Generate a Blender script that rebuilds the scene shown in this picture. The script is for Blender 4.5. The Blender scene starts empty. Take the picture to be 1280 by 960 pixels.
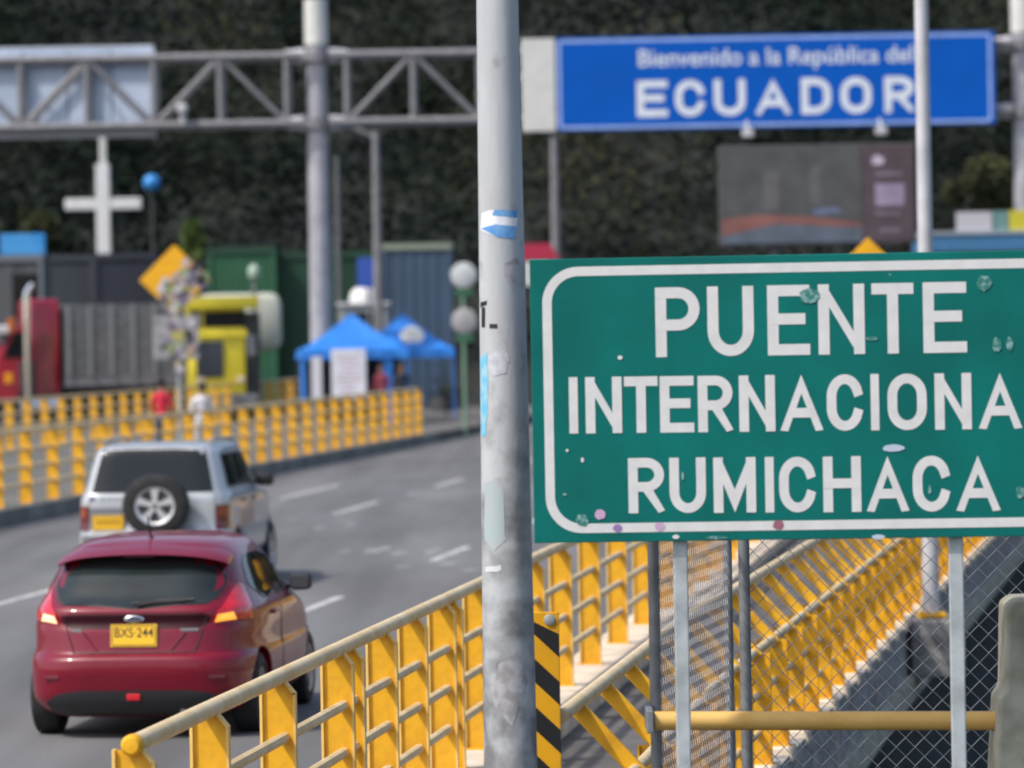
import bpy, bmesh, math, random
from mathutils import Vector, Matrix
random.seed(7)
R = math.radians
S = bpy.context.scene
COL = S.collection

# ------------------------------------------------------------------ camera
F = 5600.0            # focal length in pixels of the 1280 px wide photograph
CH = 2.95             # camera height over the carriageway
PITCH = math.atan(64.0 / F)
ROLL = R(1.0)
CAM = Vector((0, 0, CH))
fwd = Vector((0, math.cos(PITCH), -math.sin(PITCH)))
right0 = Vector((1, 0, 0)); up0 = Vector((0, math.sin(PITCH), math.cos(PITCH)))
rgt = right0 * math.cos(ROLL) - up0 * math.sin(ROLL)
upv = up0 * math.cos(ROLL) + right0 * math.sin(ROLL)
cd = bpy.data.cameras.new('camera'); cam = bpy.data.objects.new('camera', cd); COL.objects.link(cam)
cam.matrix_world = Matrix(((rgt.x, upv.x, -fwd.x, 0), (rgt.y, upv.y, -fwd.y, 0), (rgt.z, upv.z, -fwd.z, CH), (0, 0, 0, 1)))
cd.sensor_width = 36; cd.lens = F / 1280 * 36; cd.clip_end = 2000; cd.clip_start = .5
cd.dof.use_dof = True; cd.dof.focus_distance = 22.5; cd.dof.aperture_fstop = 3.0
S.camera = cam
# ------------------------------------------------------------------ light
SUN = Vector((-.52, -.34, .80)).normalized()
ELEV = math.asin(SUN.z); AZ = math.atan2(SUN.x, SUN.y)
w = bpy.data.worlds.new('World'); S.world = w; w.use_nodes = True
nt = w.node_tree; bgn = nt.nodes['Background']
sky = nt.nodes.new('ShaderNodeTexSky'); sky.sky_type = 'NISHITA'; sky.sun_disc = False
sky.sun_elevation = ELEV; sky.sun_rotation = AZ; sky.air_density = 1.0; sky.dust_density = 3.0; sky.ozone_density = 1.0
nt.links.new(sky.outputs[0], bgn.inputs[0]); bgn.inputs[1].default_value = .13
sl = bpy.data.lights.new('sun', 'SUN'); sl.energy = 2.3; sl.angle = R(1.5); sl.color = (1, .95, .88)
so = bpy.data.objects.new('sun', sl); COL.objects.link(so)
so.rotation_euler = (-SUN).to_track_quat('-Z', 'Y').to_euler(); so.location = (-30, -20, 60)
S.view_settings.view_transform = 'Standard'; S.view_settings.look = 'None'
S.view_settings.gamma = 1; S.view_settings.exposure = .70
S.render.engine = 'CYCLES'; S.cycles.use_denoising = True; S.cycles.max_bounces = 6
S.cycles.filter_width = 1.9

# ------------------------------------------------------------------ pixel helpers
def ray(px, py):
    d = fwd + rgt * ((px - 640) / F) - upv * ((py - 480) / F)
    return d / d.y
def P(px, py, Z): return CAM + ray(px, py) * Z
def X(px, Z, py=430): return P(px, py, Z).x
def Zp(px, py, Z): return P(px, py, Z).z
SL = .118                                   # the road runs along X = c + SL * Y
def RD(c, Y, z=0): return Vector((c + SL * Y, Y, z))
ROADYAW = -math.atan(SL)                    # turns +Y onto the road direction

# ------------------------------------------------------------------ materials
MATS = {}
def mat(name, col, rough=.6, metal=0, var=.0, vs=6, bump=0, bs=60, coat=0, spec=.5, col2=None, detail=4, lo=.35, hi=.65, emit=0, stretch=None):
    if name in MATS: return MATS[name]
    m = bpy.data.materials.new(name); m.use_nodes = True; MATS[name] = m
    n = m.node_tree.nodes; l = m.node_tree.links; b = n['Principled BSDF']
    b.inputs['Base Color'].default_value = (*col, 1); b.inputs['Roughness'].default_value = rough
    b.inputs['Metallic'].default_value = metal; b.inputs['Coat Weight'].default_value = coat
    b.inputs['Coat Roughness'].default_value = .04; b.inputs['Specular IOR Level'].default_value = spec
    if emit:
        b.inputs['Emission Color'].default_value = (*col, 1); b.inputs['Emission Strength'].default_value = emit
    tc = n.new('ShaderNodeTexCoord'); src = tc.outputs['Object']
    if stretch:
        mp = n.new('ShaderNodeMapping'); mp.inputs['Scale'].default_value = stretch
        l.new(src, mp.inputs['Vector']); src = mp.outputs['Vector']
    if var or col2:
        nz = n.new('ShaderNodeTexNoise'); nz.inputs['Scale'].default_value = vs; nz.inputs['Detail'].default_value = detail
        l.new(src, nz.inputs['Vector'])
        rp = n.new('ShaderNodeValToRGB'); rp.color_ramp.elements[0].position = lo; rp.color_ramp.elements[1].position = hi
        a = col2 if col2 else tuple(c * (1 - var) for c in col)
        bb = col if col2 else tuple(min(1, c * (1 + var)) for c in col)
        rp.color_ramp.elements[0].color = (*a, 1); rp.color_ramp.elements[1].color = (*bb, 1)
        l.new(nz.outputs['Fac'], rp.inputs['Fac']); l.new(rp.outputs['Color'], b.inputs['Base Color'])
        if emit: l.new(rp.outputs['Color'], b.inputs['Emission Color'])
        mr = n.new('ShaderNodeMapRange'); mr.inputs['To Min'].default_value = min(1, rough * 1.15); mr.inputs['To Max'].default_value = rough * .85
        l.new(nz.outputs['Fac'], mr.inputs['Value']); l.new(mr.outputs['Result'], b.inputs['Roughness'])
    if bump:
        n2 = n.new('ShaderNodeTexNoise'); n2.inputs['Scale'].default_value = bs; n2.inputs['Detail'].default_value = 5
        l.new(src, n2.inputs['Vector'])
        bp = n.new('ShaderNodeBump'); bp.inputs['Strength'].default_value = bump; bp.inputs['Distance'].default_value = .01
        l.new(n2.outputs['Fac'], bp.inputs['Height']); l.new(bp.outputs['Normal'], b.inputs['Normal'])
    return m

yellow = mat('yellow paint', (.72, .375, .006), .5, col2=(.46, .225, .008), vs=5, lo=.30, hi=.56, detail=9, bump=.15, bs=30)
cream = mat('faded cream paint', (.66, .53, .32), .5, col2=(.55, .40, .19), vs=5, bump=.1)
lit_edge = mat('sunlit edge yellow', (.72, .48, .14), .5, var=.12, vs=6)  # post flanges: same yellow made paler, light on the edges put into the colour
concrete = mat('concrete', (.36, .33, .28), .85, var=.22, vs=2.5, bump=.5, bs=25)
pink_conc = mat('pale concrete', (.60, .50, .38), .85, var=.18, vs=3, bump=.4, bs=25)
dark_conc = mat('weathered grey concrete', (.34, .325, .30), .9, col2=(.16, .155, .15), vs=3, bump=.6, bs=18, stretch=(1, 1, 3))
moss_conc = mat('mossy concrete', (.44, .42, .33), .9, col2=(.24, .23, .17), vs=5, detail=9, bump=.6, bs=20)
kerbm = mat('dirty kerb', (.16, .16, .145), .9, var=.3, vs=1.2, bump=.4, bs=10)
pave = mat('pavement', (.105, .10, .09), .9, var=.2, vs=.6, bump=.3, bs=12)
white_paint = mat('worn road paint', (.50, .50, .49), .75, col2=(.22, .22, .22), vs=5, lo=.36, hi=.52, detail=8)
worn_paint = mat('very worn road paint', (.30, .30, .30), .8, col2=(.12, .12, .12), vs=5, lo=.38, hi=.58)
galv = mat('galvanised steel', (.42, .46, .47), .5, .35, var=.2, vs=9, bump=.1)
galv_d = mat('dull galvanised steel', (.20, .21, .22), .55, .3, var=.2, vs=9)
wire = mat('chain link wire', (.19, .195, .22), .5, .3)
steel_l = mat('pale grey steel', (.50, .50, .52), .5, .15, var=.12, vs=4)
steel_m = mat('mid grey steel', (.20, .20, .21), .55, .2, var=.15, vs=3)
steel_d = mat('dark grey steel', (.07, .07, .075), .6, .1, var=.2, vs=3)
white = mat('white paint', (.62, .62, .61), .5, var=.06, vs=3)
offwhite = mat('off white paint', (.56, .56, .53), .55, var=.06, vs=2)
black = mat('black plastic', (.012, .012, .013), .5)
rubber = mat('tyre rubber', (.014, .014, .015), .8, var=.3, vs=10)
chrome = mat('chrome', (.75, .76, .78), .15, 1)
glass = mat('tinted window glass', (.010, .013, .015), .06, spec=.35)
glass2 = mat('rear window glass', (.018, .025, .026), .10, spec=.45, var=.25, vs=2)
plate_y = mat('plate yellow', (.80, .46, .01), .45)
plate_k = mat('plate black', (.03, .02, .01), .6)
blue_sign = mat('blue sign sheeting', (.0, .085, .42), .55, var=.05, vs=1, spec=.15)
letter_w = mat('white sign lettering', (.61, .61, .60), .5, var=.05, vs=12)
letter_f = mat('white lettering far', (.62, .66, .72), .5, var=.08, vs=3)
border_b = mat('pale blue border', (.30, .42, .72), .5, var=.1, vs=2)
tent_blue = mat('blue tent fabric', (.016, .17, .56), .6, var=.12, vs=2)
redpaint = mat('red truck paint', (.34, .008, .03), .35, coat=.6, var=.1, vs=2)
skinm = mat('skin', (.30, .15, .09), .6)
hairm = mat('dark hair', (.012, .009, .008), .7)
orange_y = mat('yellow warning sheeting', (.78, .38, .004), .5, var=.08, vs=4)

# green sign: paint with specks where it flaked
def green_mat():
    m = mat('green sign sheeting', (.0, .152, .132), .5, col2=(.0, .112, .098), vs=2.2, detail=8, spec=.2)
    n = m.node_tree.nodes; l = m.node_tree.links; b = n['Principled BSDF']
    old = b.inputs['Base Color'].links[0].from_socket
    tc = [x for x in n if x.type == 'TEX_COORD'][0]
    nz = n.new('ShaderNodeTexNoise'); nz.inputs['Scale'].default_value = 16; nz.inputs['Detail'].default_value = 3
    l.new(tc.outputs['Object'], nz.inputs['Vector'])
    rp = n.new('ShaderNodeValToRGB'); rp.color_ramp.elements[0].position = .755; rp.color_ramp.elements[1].position = .79
    l.new(nz.outputs['Fac'], rp.inputs['Fac'])
    mx = n.new('ShaderNodeMix'); mx.data_type = 'RGBA'; mx.inputs[7].default_value = (.42, .55, .5, 1)
    l.new(rp.outputs['Color'], mx.inputs[0]); l.new(old, mx.inputs[6]); l.new(mx.outputs[2], b.inputs['Base Color'])
    return m
green = green_mat()

def asphalt_mat():
    m = mat('asphalt', (.136, .134, .134), .85, col2=(.104, .102, .103), vs=.45, bump=.35, bs=90, detail=8, stretch=(1, .25, 1))
    n = m.node_tree.nodes; l = m.node_tree.links; b = n['Principled BSDF']
    old = b.inputs['Base Color'].links[0].from_socket
    tc = [x for x in n if x.type == 'TEX_COORD'][0]
    nz = n.new('ShaderNodeTexNoise'); nz.inputs['Scale'].default_value = 45; nz.inputs['Detail'].default_value = 3
    l.new(tc.outputs['Object'], nz.inputs['Vector'])
    rp = n.new('ShaderNodeValToRGB'); rp.color_ramp.elements[0].position = .3; rp.color_ramp.elements[1].position = .7
    rp.color_ramp.elements[0].color = (.78, .78, .78, 1); rp.color_ramp.elements[1].color = (1.2, 1.2, 1.2, 1)
    l.new(nz.outputs['Fac'], rp.inputs['Fac'])
    mx = n.new('ShaderNodeMix'); mx.data_type = 'RGBA'; mx.blend_type = 'MULTIPLY'; mx.inputs[0].default_value = 1
    l.new(old, mx.inputs[6]); l.new(rp.outputs['Color'], mx.inputs[7])
    mp = n.new('ShaderNodeMapping'); mp.inputs['Rotation'].default_value = (0, 0, math.atan(.118)); mp.inputs['Scale'].default_value = (.9, .045, 1)
    n3 = n.new('ShaderNodeTexNoise'); n3.inputs['Scale'].default_value = 1; n3.inputs['Detail'].default_value = 3
    l.new(tc.outputs['Object'], mp.inputs['Vector']); l.new(mp.outputs['Vector'], n3.inputs['Vector'])
    r3 = n.new('ShaderNodeValToRGB'); r3.color_ramp.elements[0].position = .35; r3.color_ramp.elements[1].position = .62
    r3.color_ramp.elements[0].color = (.70, .70, .70, 1); r3.color_ramp.elements[1].color = (1.12, 1.12, 1.12, 1)
    l.new(n3.outputs['Fac'], r3.inputs['Fac'])
    m3 = n.new('ShaderNodeMix'); m3.data_type = 'RGBA'; m3.blend_type = 'MULTIPLY'; m3.inputs[0].default_value = 1
    l.new(mx.outputs[2], m3.inputs[6]); l.new(r3.outputs['Color'], m3.inputs[7]); l.new(m3.outputs[2], b.inputs['Base Color'])
    return m
asphalt = asphalt_mat()

def pole_mat():
    m = mat('weathered pole paint', (.44, .46, .475), .55, col2=(.38, .39, .405), vs=3, stretch=(3, 3, .8), bump=.15, bs=14)
    n = m.node_tree.nodes; l = m.node_tree.links; b = n['Principled BSDF']
    old = b.inputs['Base Color'].links[0].from_socket
    tc = [x for x in n if x.type == 'TEX_COORD'][0]
    sp = n.new('ShaderNodeSeparateXYZ'); l.new(tc.outputs['Object'], sp.inputs[0])
    nz = n.new('ShaderNodeTexNoise'); nz.inputs['Scale'].default_value = 7; nz.inputs['Detail'].default_value = 7
    l.new(tc.outputs['Object'], nz.inputs['Vector'])
    mr = n.new('ShaderNodeMapRange'); mr.inputs['From Min'].default_value = 3.3; mr.inputs['From Max'].default_value = 1.2
    l.new(sp.outputs['Z'], mr.inputs['Value'])                      # grime grows where hands and traffic reach
    ad = n.new('ShaderNodeMath'); ad.operation = 'MULTIPLY_ADD'; ad.inputs[1].default_value = .32
    l.new(mr.outputs['Result'], ad.inputs[0]); l.new(nz.outputs['Fac'], ad.inputs[2])
    rp = n.new('ShaderNodeValToRGB'); rp.color_ramp.elements[0].position = .60; rp.color_ramp.elements[1].position = .86
    l.new(ad.outputs[0], rp.inputs['Fac'])
    mx = n.new('ShaderNodeMix'); mx.data_type = 'RGBA'; mx.inputs[7].default_value = (.16, .165, .17, 1)
    l.new(rp.outputs['Color'], mx.inputs[0]); l.new(old, mx.inputs[6]); l.new(mx.outputs[2], b.inputs['Base Color'])
    return m
polem = pole_mat()
def foliage(name, c1, c2, sc=.35):
    return mat(name, c1, .9, col2=c2, vs=sc, detail=3, lo=.4, hi=.62, spec=.05)
fol_dark = foliage('dark forest leaves', (.022, .028, .020), (.012, .018, .014), .06)
fol_brown = foliage('brownish olive leaves', (.058, .058, .034), (.032, .035, .022), .08)
fol_grey = foliage('grey green leaves', (.038, .050, .034), (.020, .028, .020), .08)
fol_deep = foliage('deep green leaves', (.010, .018, .013), (.005, .009, .008), .08)
fol_olive = foliage('olive leaves', (.070, .075, .035), (.030, .036, .020))
fol_shrub = foliage('gorge shrub leaves', (.016, .019, .017), (.007, .009, .009), .5)
bark = mat('bark', (.06, .05, .04), .9, var=.3, vs=5)
soil = mat('dark soil and rock', (.014, .017, .013), .95, col2=(.008, .010, .008), vs=.4, bump=.6, bs=3)

# ------------------------------------------------------------------ mesh helpers
class MB:
    def __init__(s): s.v = []; s.f = []; s.m = []
    def add(s, vs, fs, mi=0):
        o = len(s.v); s.v += [tuple(v) for v in vs]; s.f += [tuple(i + o for i in f) for f in fs]; s.m += [mi] * len(fs); return s
    def box(s, c, d, M=None, mi=0, bev=0):
        hx, hy, hz = d[0] / 2, d[1] / 2, d[2] / 2; c = Vector(c)
        if bev:
            bev = min(bev, hx * .95, hy * .95, hz * .95); vs = []; bm = bmesh.new()
            bmesh.ops.create_cube(bm, size=1)
            for v in bm.verts: v.co = Vector((v.co.x * d[0], v.co.y * d[1], v.co.z * d[2]))
            bmesh.ops.bevel(bm, geom=list(bm.edges), offset=bev, segments=2, profile=.5, affect='EDGES')
            bm.verts.ensure_lookup_table(); bm.verts.index_update()
            vs = [(M @ v.co if M else v.co) + c for v in bm.verts]; fs = [[v.index for v in f.verts] for f in bm.faces]; bm.free()
            return s.add(vs, fs, mi)
        vs = [Vector((x, y, z)) for z in (-hz, hz) for y in (-hy, hy) for x in (-hx, hx)]
        vs = [(M @ v if M else v) + c for v in vs]
        return s.add(vs, [(0, 2, 3, 1), (4, 5, 7, 6), (0, 1, 5, 4), (2, 6, 7, 3), (0, 4, 6, 2), (1, 3, 7, 5)], mi)
    def tube(s, pts, r, n=10, mi=0, caps=True):
        pts = [Vector(p) for p in pts]; rs = r if isinstance(r, (list, tuple)) else [r] * len(pts)
        vs = []; fs = []
        t0 = (pts[1] - pts[0]).normalized(); a = Vector((0, 0, 1)) if abs(t0.z) < .9 else Vector((1, 0, 0))
        u = t0.cross(a).normalized()
        for i, p in enumerate(pts):
            t = (pts[min(i + 1, len(pts) - 1)] - pts[max(i - 1, 0)]).normalized()
            u = (u - t * u.dot(t)).normalized(); w_ = t.cross(u)
            for k in range(n):
                an = 2 * math.pi * k / n; vs.append(p + (u * math.cos(an) + w_ * math.sin(an)) * rs[i])
        for i in range(len(pts) - 1):
            for k in range(n):
                k2 = (k + 1) % n; fs.append((i * n + k, i * n + k2, (i + 1) * n + k2, (i + 1) * n + k))
        if caps: fs.append(tuple(range(n))[::-1]); fs.append(tuple(range((len(pts) - 1) * n, len(pts) * n)))
        return s.add(vs, fs, mi)
    def prism(s, poly, axis_o, u, v, wv, mi=0):
        """poly [(a,b)] in plane u,v from axis_o, extruded by vector wv"""
        o = Vector(axis_o); u = Vector(u); v = Vector(v); wv = Vector(wv); n = len(poly)
        A = [o + u * a + v * b for a, b in poly]; B = [p + wv for p in A]
        fs = [tuple(range(n))[::-1], tuple(range(n, 2 * n))] + [(i, (i + 1) % n, n + (i + 1) % n, n + i) for i in range(n)]
        return s.add(A + B, fs, mi)
    def lathe(s, prof, o, ax, n=28, mi=0):
        """prof [(r, h)] round axis ax from o"""
        ax = Vector(ax).normalized(); a = Vector((0, 0, 1)) if abs(ax.z) < .9 else Vector((1, 0, 0))
        u = ax.cross(a).normalized(); w_ = ax.cross(u); o = Vector(o); vs = []; fs = []
        for r, h in prof:
            for k in range(n):
                t = 2 * math.pi * k / n; vs.append(o + ax * h + (u * math.cos(t) + w_ * math.sin(t)) * r)
        for i in range(len(prof) - 1):
            for k in range(n):
                k2 = (k + 1) % n; fs.append((i * n + k, i * n + k2, (i + 1) * n + k2, (i + 1) * n + k))
        return s.add(vs, fs, mi)
    def mesh(s, name):
        me = bpy.data.meshes.new(name); me.from_pydata(s.v, [], s.f); me.update()
        for p, i in zip(me.polygons, s.m): p.material_index = i
        return me
    def build(s, name, mats, parent=None, smooth=False, fix=True):
        me = s.mesh(name)
        if fix:
            bm = bmesh.new(); bm.from_mesh(me); bmesh.ops.recalc_face_normals(bm, faces=bm.faces); bm.to_mesh(me); bm.free()
        return mk(name, me, mats, parent, smooth)
def mk(name, me, mats, parent=None, smooth=False):
    for m in (mats if isinstance(mats, (list, tuple)) else [mats]): me.materials.append(m)
    o = bpy.data.objects.new(name, me); COL.objects.link(o)
    if smooth:
        me.polygons.foreach_set('use_smooth', [True] * len(me.polygons))
        try: me.set_sharp_from_angle(angle=R(38))
        except Exception: pass
    if parent: o.parent = parent
    return o
def empty(name, loc, rz=0):
    o = bpy.data.objects.new(name, None); COL.objects.link(o); o.location = loc; o.rotation_euler = (0, 0, rz)
    o.empty_display_size = .2; return o
def tag(o, label, cat, group=None):
    o['label'] = label; o['category'] = cat
    if group: o['group'] = group
    return o
def struct(o, kind='structure'): o['kind'] = kind; return o
def rotz(a): return Matrix.Rotation(a, 3, 'Z')
def copy_obj(o, parent):
    c = o.copy(); COL.objects.link(c); c.parent = parent; return c

# ------------------------------------------------------------------ stroke lettering
def arc(cx, cy, rx, ry, a0, a1, n=14):
    return [(cx + rx * math.cos(R(a0 + (a1 - a0) * i / n)), cy + ry * math.sin(R(a0 + (a1 - a0) * i / n))) for i in range(n + 1)]
GL = {
 'P': [[(0, 0), (0, 1)], [(0, 1), (.52, 1)] + arc(.52, .725, .48, .275, 90, -90) + [(0, .45)]],
 'R': [[(0, 0), (0, 1)], [(0, 1), (.5, 1)] + arc(.5, .735, .48, .265, 90, -90) + [(0, .47)], [(.5, .44), (1, -.02)]],
 'U': [[(0, 1), (0, .34)] + arc(.5, .34, .5, .34, 180, 360) + [(1, 1)]],
 'E': [[(1, 1), (0, 1), (0, 0), (1, 0)], [(0, .52), (.86, .52)]],
 'N': [[(0, 0), (0, 1)], [(0, 1), (1, 0)], [(1, 0), (1, 1)]],
 'T': [[(0, 1), (1, 1)], [(.5, 1), (.5, 0)]],
 'I': [[(.5, 0), (.5, 1)]],
 'A': [[(0, -.02), (.5, 1.02), (1, -.02)], [(.29, .29), (.71, .29)]],
 'C': [arc(.5, .62, .5, .38, 18, 180) + arc(.5, .38, .5, .38, 180, 342)],
 'O': [arc(.5, .64, .5, .36, 0, 180) + arc(.5, .36, .5, .36, 180, 360) + [(1, .64)]],
 'M': [[(0, 0), (0, 1)], [(0, 1), (.5, .12), (1, 1)], [(1, 1), (1, 0)]],
 'H': [[(0, 0), (0, 1)], [(1, 0), (1, 1)], [(0, .52), (1, .52)]],
 'L': [[(0, 1), (0, 0), (1, 0)]],
 'D': [[(0, 0), (0, 1), (.45, 1)] + arc(.45, .62, .55, .38, 90, 0) + arc(.45, .38, .55, .38, 0, -90) + [(0, 0)]],
}
def ribbon(mb, pts, t, clip, O, U, V, D, depth):
    pts = [p for i, p in enumerate(pts) if i == 0 or (p[0] - pts[i - 1][0]) ** 2 + (p[1] - pts[i - 1][1]) ** 2 > 1e-10]
    closed = (pts[0][0] - pts[-1][0]) ** 2 + (pts[0][1] - pts[-1][1]) ** 2 < 1e-8
    n = len(pts); ps = [Vector(p) for p in pts]
    if not closed:
        a = (ps[0] - ps[1]).normalized(); b = (ps[-1] - ps[-2]).normalized(); ps[0] = ps[0] + a * t / 2; ps[-1] = ps[-1] + b * t / 2
    L = []; Rr = []
    for i in range(n):
        if closed: pv = ps[i - 1] if i else ps[-2]; nx = ps[i + 1] if i < n - 1 else ps[1]
        else: pv = ps[max(0, i - 1)]; nx = ps[min(n - 1, i + 1)]
        d1 = (ps[i] - pv); d2 = (nx - ps[i])
        if d1.length < 1e-9: d1 = d2
        if d2.length < 1e-9: d2 = d1
        d1.normalize(); d2.normalize(); n1 = Vector((-d1.y, d1.x)); n2 = Vector((-d2.y, d2.x))
        m = (n1 + n2); m = m.normalized() if m.length > 1e-6 else n1
        k = min(4.0, 1 / max(.2, m.dot(n1)))
        L.append(ps[i] + m * t / 2 * k); Rr.append(ps[i] - m * t / 2 * k)
    def W(p): return O + U * min(max(p.x, clip[0]), clip[1]) + V * min(max(p.y, clip[2]), clip[3]) + D * depth
    vs = [W(p) for p in L] + [W(p) for p in Rr]
    mb.add(vs, [(i, i + 1, n + i + 1, n + i) for i in range(n - 1)])
def letter(ch, x0, x1, y0, y1, t, O, U, V, D, m, parent, name='letter'):
    mb = MB(); w_ = x1 - x0 - t; h = y1 - y0 - t
    for k, st in enumerate(GL[ch]):
        pts = [(x0 + t / 2 + a * w_, y0 + t / 2 + b * h) for a, b in st]
        ribbon(mb, pts, t, (x0, x1, y0, y1), O, U, V, D, .0015 + k * .0006)
    return mb.build(name, m, parent, fix=False)
def text_mesh(txt, size, ext=0):
    c = bpy.data.curves.new('t', 'FONT'); c.body = txt; c.size = size; c.align_x = 'CENTER'; c.align_y = 'TOP_BASELINE' if len(txt) == 1 else 'CENTER'; c.offset = size * .012
    o = bpy.data.objects.new('t', c); COL.objects.link(o)
    bpy.context.view_layer.update()
    me = bpy.data.meshes.new_from_object(o.evaluated_get(bpy.context.evaluated_depsgraph_get()))
    bpy.data.objects.remove(o); bpy.data.curves.remove(c); return me

# ================================================================== terrain
OUT = [(-10, -3.1), (18, .205), (21.3, .61), (26.2, 1.21), (40, 3.26), (47, 4.34), (75, 8.7), (110, 14.2), (400, 60)]
def outer_x(y):
    for (a, xa), (b, xb) in zip(OUT, OUT[1:]):
        if y <= b: return xa + (xb - xa) * (y - a) / (b - a)
    return OUT[-1][1]
def ss(a, b, x):
    t = min(1, max(0, (x - a) / (b - a))); return t * t * (3 - 2 * t)
def th(x, y):
    h = -.06
    d = x - outer_x(y) + 1.6
    g = ss(0, 4.0, d) * ss(22.4, 25, y) * (1 - ss(96, 126, y))
    h -= 15 * g
    h += g * (1.4 * math.sin(x * .7 + y * .3) + .9 * math.sin(y * .53 - x * .41))
    if y > 182:
        t = y - 182; h += .30 * t + ss(0, 30, t) * (1.5 * math.sin(x * .13 + 1) + 1.2 * math.sin(y * .11 + x * .05))
    return h
def spread(a, b, st): 
    n = max(1, int(round((b - a) / st))); return [a + (b - a) * i / n for i in range(n)]
xs = spread(-220, -60, 10) + spread(-60, -2, 4) + spread(-2, 46, 1.2) + spread(46, 100, 5) + spread(100, 221, 12)
ys = spread(-120, 16, 8) + spread(16, 130, 1.4) + spread(130, 340, 5) + [340, 345]
mb = MB(); nx = len(xs)
mb.v = [(x, y, th(x, y)) for y in ys for x in xs]
mb.f = [(j * nx + i, j * nx + i + 1, (j + 1) * nx + i + 1, (j + 1) * nx + i) for j in range(len(ys) - 1) for i in range(nx - 1)]
mb.m = [0] * len(mb.f)
struct(mb.build('terrain', soil, smooth=True, fix=False))

# road: carriageway, truck lot and plaza (one sheet)
mb = MB()
def strip(mb, c0, c1, y0, y1, z, n=8):
    for i in range(n):
        a = y0 + (y1 - y0) * i / n; b = y0 + (y1 - y0) * (i + 1) / n
        mb.add([RD(c0, a, z), RD(c1, a, z), RD(c1, b, z), RD(c0, b, z)], [(0, 1, 2, 3)])
strip(mb, -16.6, -4.0, -60, 166, 0); strip(mb, -70, -26.3, -60, 166, 0)
mb.add([RD(-70, 166), RD(-16.6, 166), RD(-4, 166), RD(40, 166), RD(40, 184), RD(-70, 184)], [(0, 1, 2, 3, 4, 5)])
road = struct(mb.build('road', asphalt, fix=False))
# raised pavement between the two railings
def prismbox(mb, c0, c1, y0, y1, z0, z1):
    vs = [RD(c, y, z) for z in (z0, z1) for y in (y0, y1) for c in (c0, c1)]
    mb.add(vs, [(0, 2, 3, 1), (4, 5, 7, 6), (0, 1, 5, 4), (2, 6, 7, 3), (0, 4, 6, 2), (1, 3, 7, 5)])
mb = MB(); prismbox(mb, -26.1, -16.85, -60, 164, -.1, .25); struct(mb.build('pavement', pave))
for i, (a, b) in enumerate([(-60, 123), (123.02, 164)]):
    mb = MB(); prismbox(mb, -16.84, -16.55, a, b, -.1, .262); struct(mb.build('kerb', kerbm if i == 0 else pave))
mb = MB(); prismbox(mb, -26.35, -26.11, -60, 164, -.1, .262); struct(mb.build('kerb', kerbm))
# lane markings
def dash(c, y0, y1, wd=.115, m=white_paint):
    mb = MB(); n = 4
    for i in range(n):
        a = y0 + (y1 - y0) * i / n; b = y0 + (y1 - y0) * (i + 1) / n
        mb.add([RD(c - wd / 2, a, .004), RD(c + wd / 2, a, .004), RD(c + wd / 2, b, .004), RD(c - wd / 2, b, .004)], [(0, 1, 2, 3)])
    mb.build('lane_marking', m, road, fix=False)
for k in range(-5, 10): dash(-7.95, 46.9 + 11.3 * k, 50.6 + 11.3 * k)
for k in range(-5, 10): dash(-11.75, 51 - 2 + 12.6 * k, 51 + 2.1 + 12.6 * k + (.8 if k == 2 else 0))
for k in range(1): dash(-13.9, 81.5, 88.5, .12)
random.seed(3)
for (px, py, L, wd) in [(495, 692, .5, .5), (540, 690, .9, .25), (470, 688, 1.2, .35), (505, 709, .25, .3), (440, 655, .5, .3), (560, 705, .5, .3), (400, 660, .6, .2), (517, 618, .8, .35), (365, 650, .4, .2), (430, 690, .5, .2), (590, 713, .4, .3)]:
    d = ray(px, py); Y = CH / -d.z; c = d.x * Y - SL * Y
    mb = MB(); pts = []
    for k in range(9):
        t = 2 * math.pi * k / 9; q = random.uniform(.5, 1)
        pts.append(RD(c + wd * .5 * q * math.cos(t), Y + L * q * math.sin(t), .004))
    mb.add(pts, [tuple(range(9))]); mb.build('paint_patch', worn_paint, road, fix=False)
# bridge footway: plinth, floor, edge beam
bridge = struct(empty('bridge_footway', (0, 0, 0)))
mb = MB(); prismbox(mb, -4.0, -3.42, 14, 166, -.6, .2); mb.build('plinth', pink_conc, bridge)
def band(mb, fa, fb, z0, z1, ya, yb, step):
    n = max(1, int((yb - ya) / step)); vs = []; fs = []
    for i in range(n + 1):
        y = ya + (yb - ya) * i / n
        vs += [(fa(y), y, z0), (fb(y), y, z0), (fb(y), y, z1), (fa(y), y, z1)]
    for i in range(n):
        for k in range(4): fs.append((i * 4 + k, i * 4 + (k + 1) % 4, i * 4 + 4 + (k + 1) % 4, i * 4 + 4 + k))
    fs += [(0, 1, 2, 3), tuple(n * 4 + k for k in (3, 2, 1, 0))]
    mb.add(vs, fs)
mb = MB(); band(mb, lambda y: -3.415 + SL * y, lambda y: outer_x(y) - .205, -.4, .08, 14, 120, 2); mb.build('footway_floor', mat('footway asphalt', (.085, .078, .072), .9, var=.3, vs=2, bump=.4, bs=30), bridge)
mb = MB(); band(mb, lambda y: outer_x(y) - .2, lambda y: outer_x(y) + .12, -.55, .17, 18, 120, 2); mb.build('edge_beam', dark_conc, bridge)
mb = MB(); band(mb, lambda y: outer_x(y) + .121, lambda y: outer_x(y) + .19, -.52, -.30, 18, 120, 2); mb.build('edge_drip', moss_conc, bridge)
# expansion joint recesses on the beam are modelled as separate narrow upstands
for y in (24.2, 28.6, 33.0, 37.4, 41.8, 46.2, 50.6):
    mb = MB(); mb.box((outer_x(y) + .125, y, -.13), (.03, .10, .30), rotz(-.146)); mb.build('joint_cover', concrete, bridge)

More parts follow.
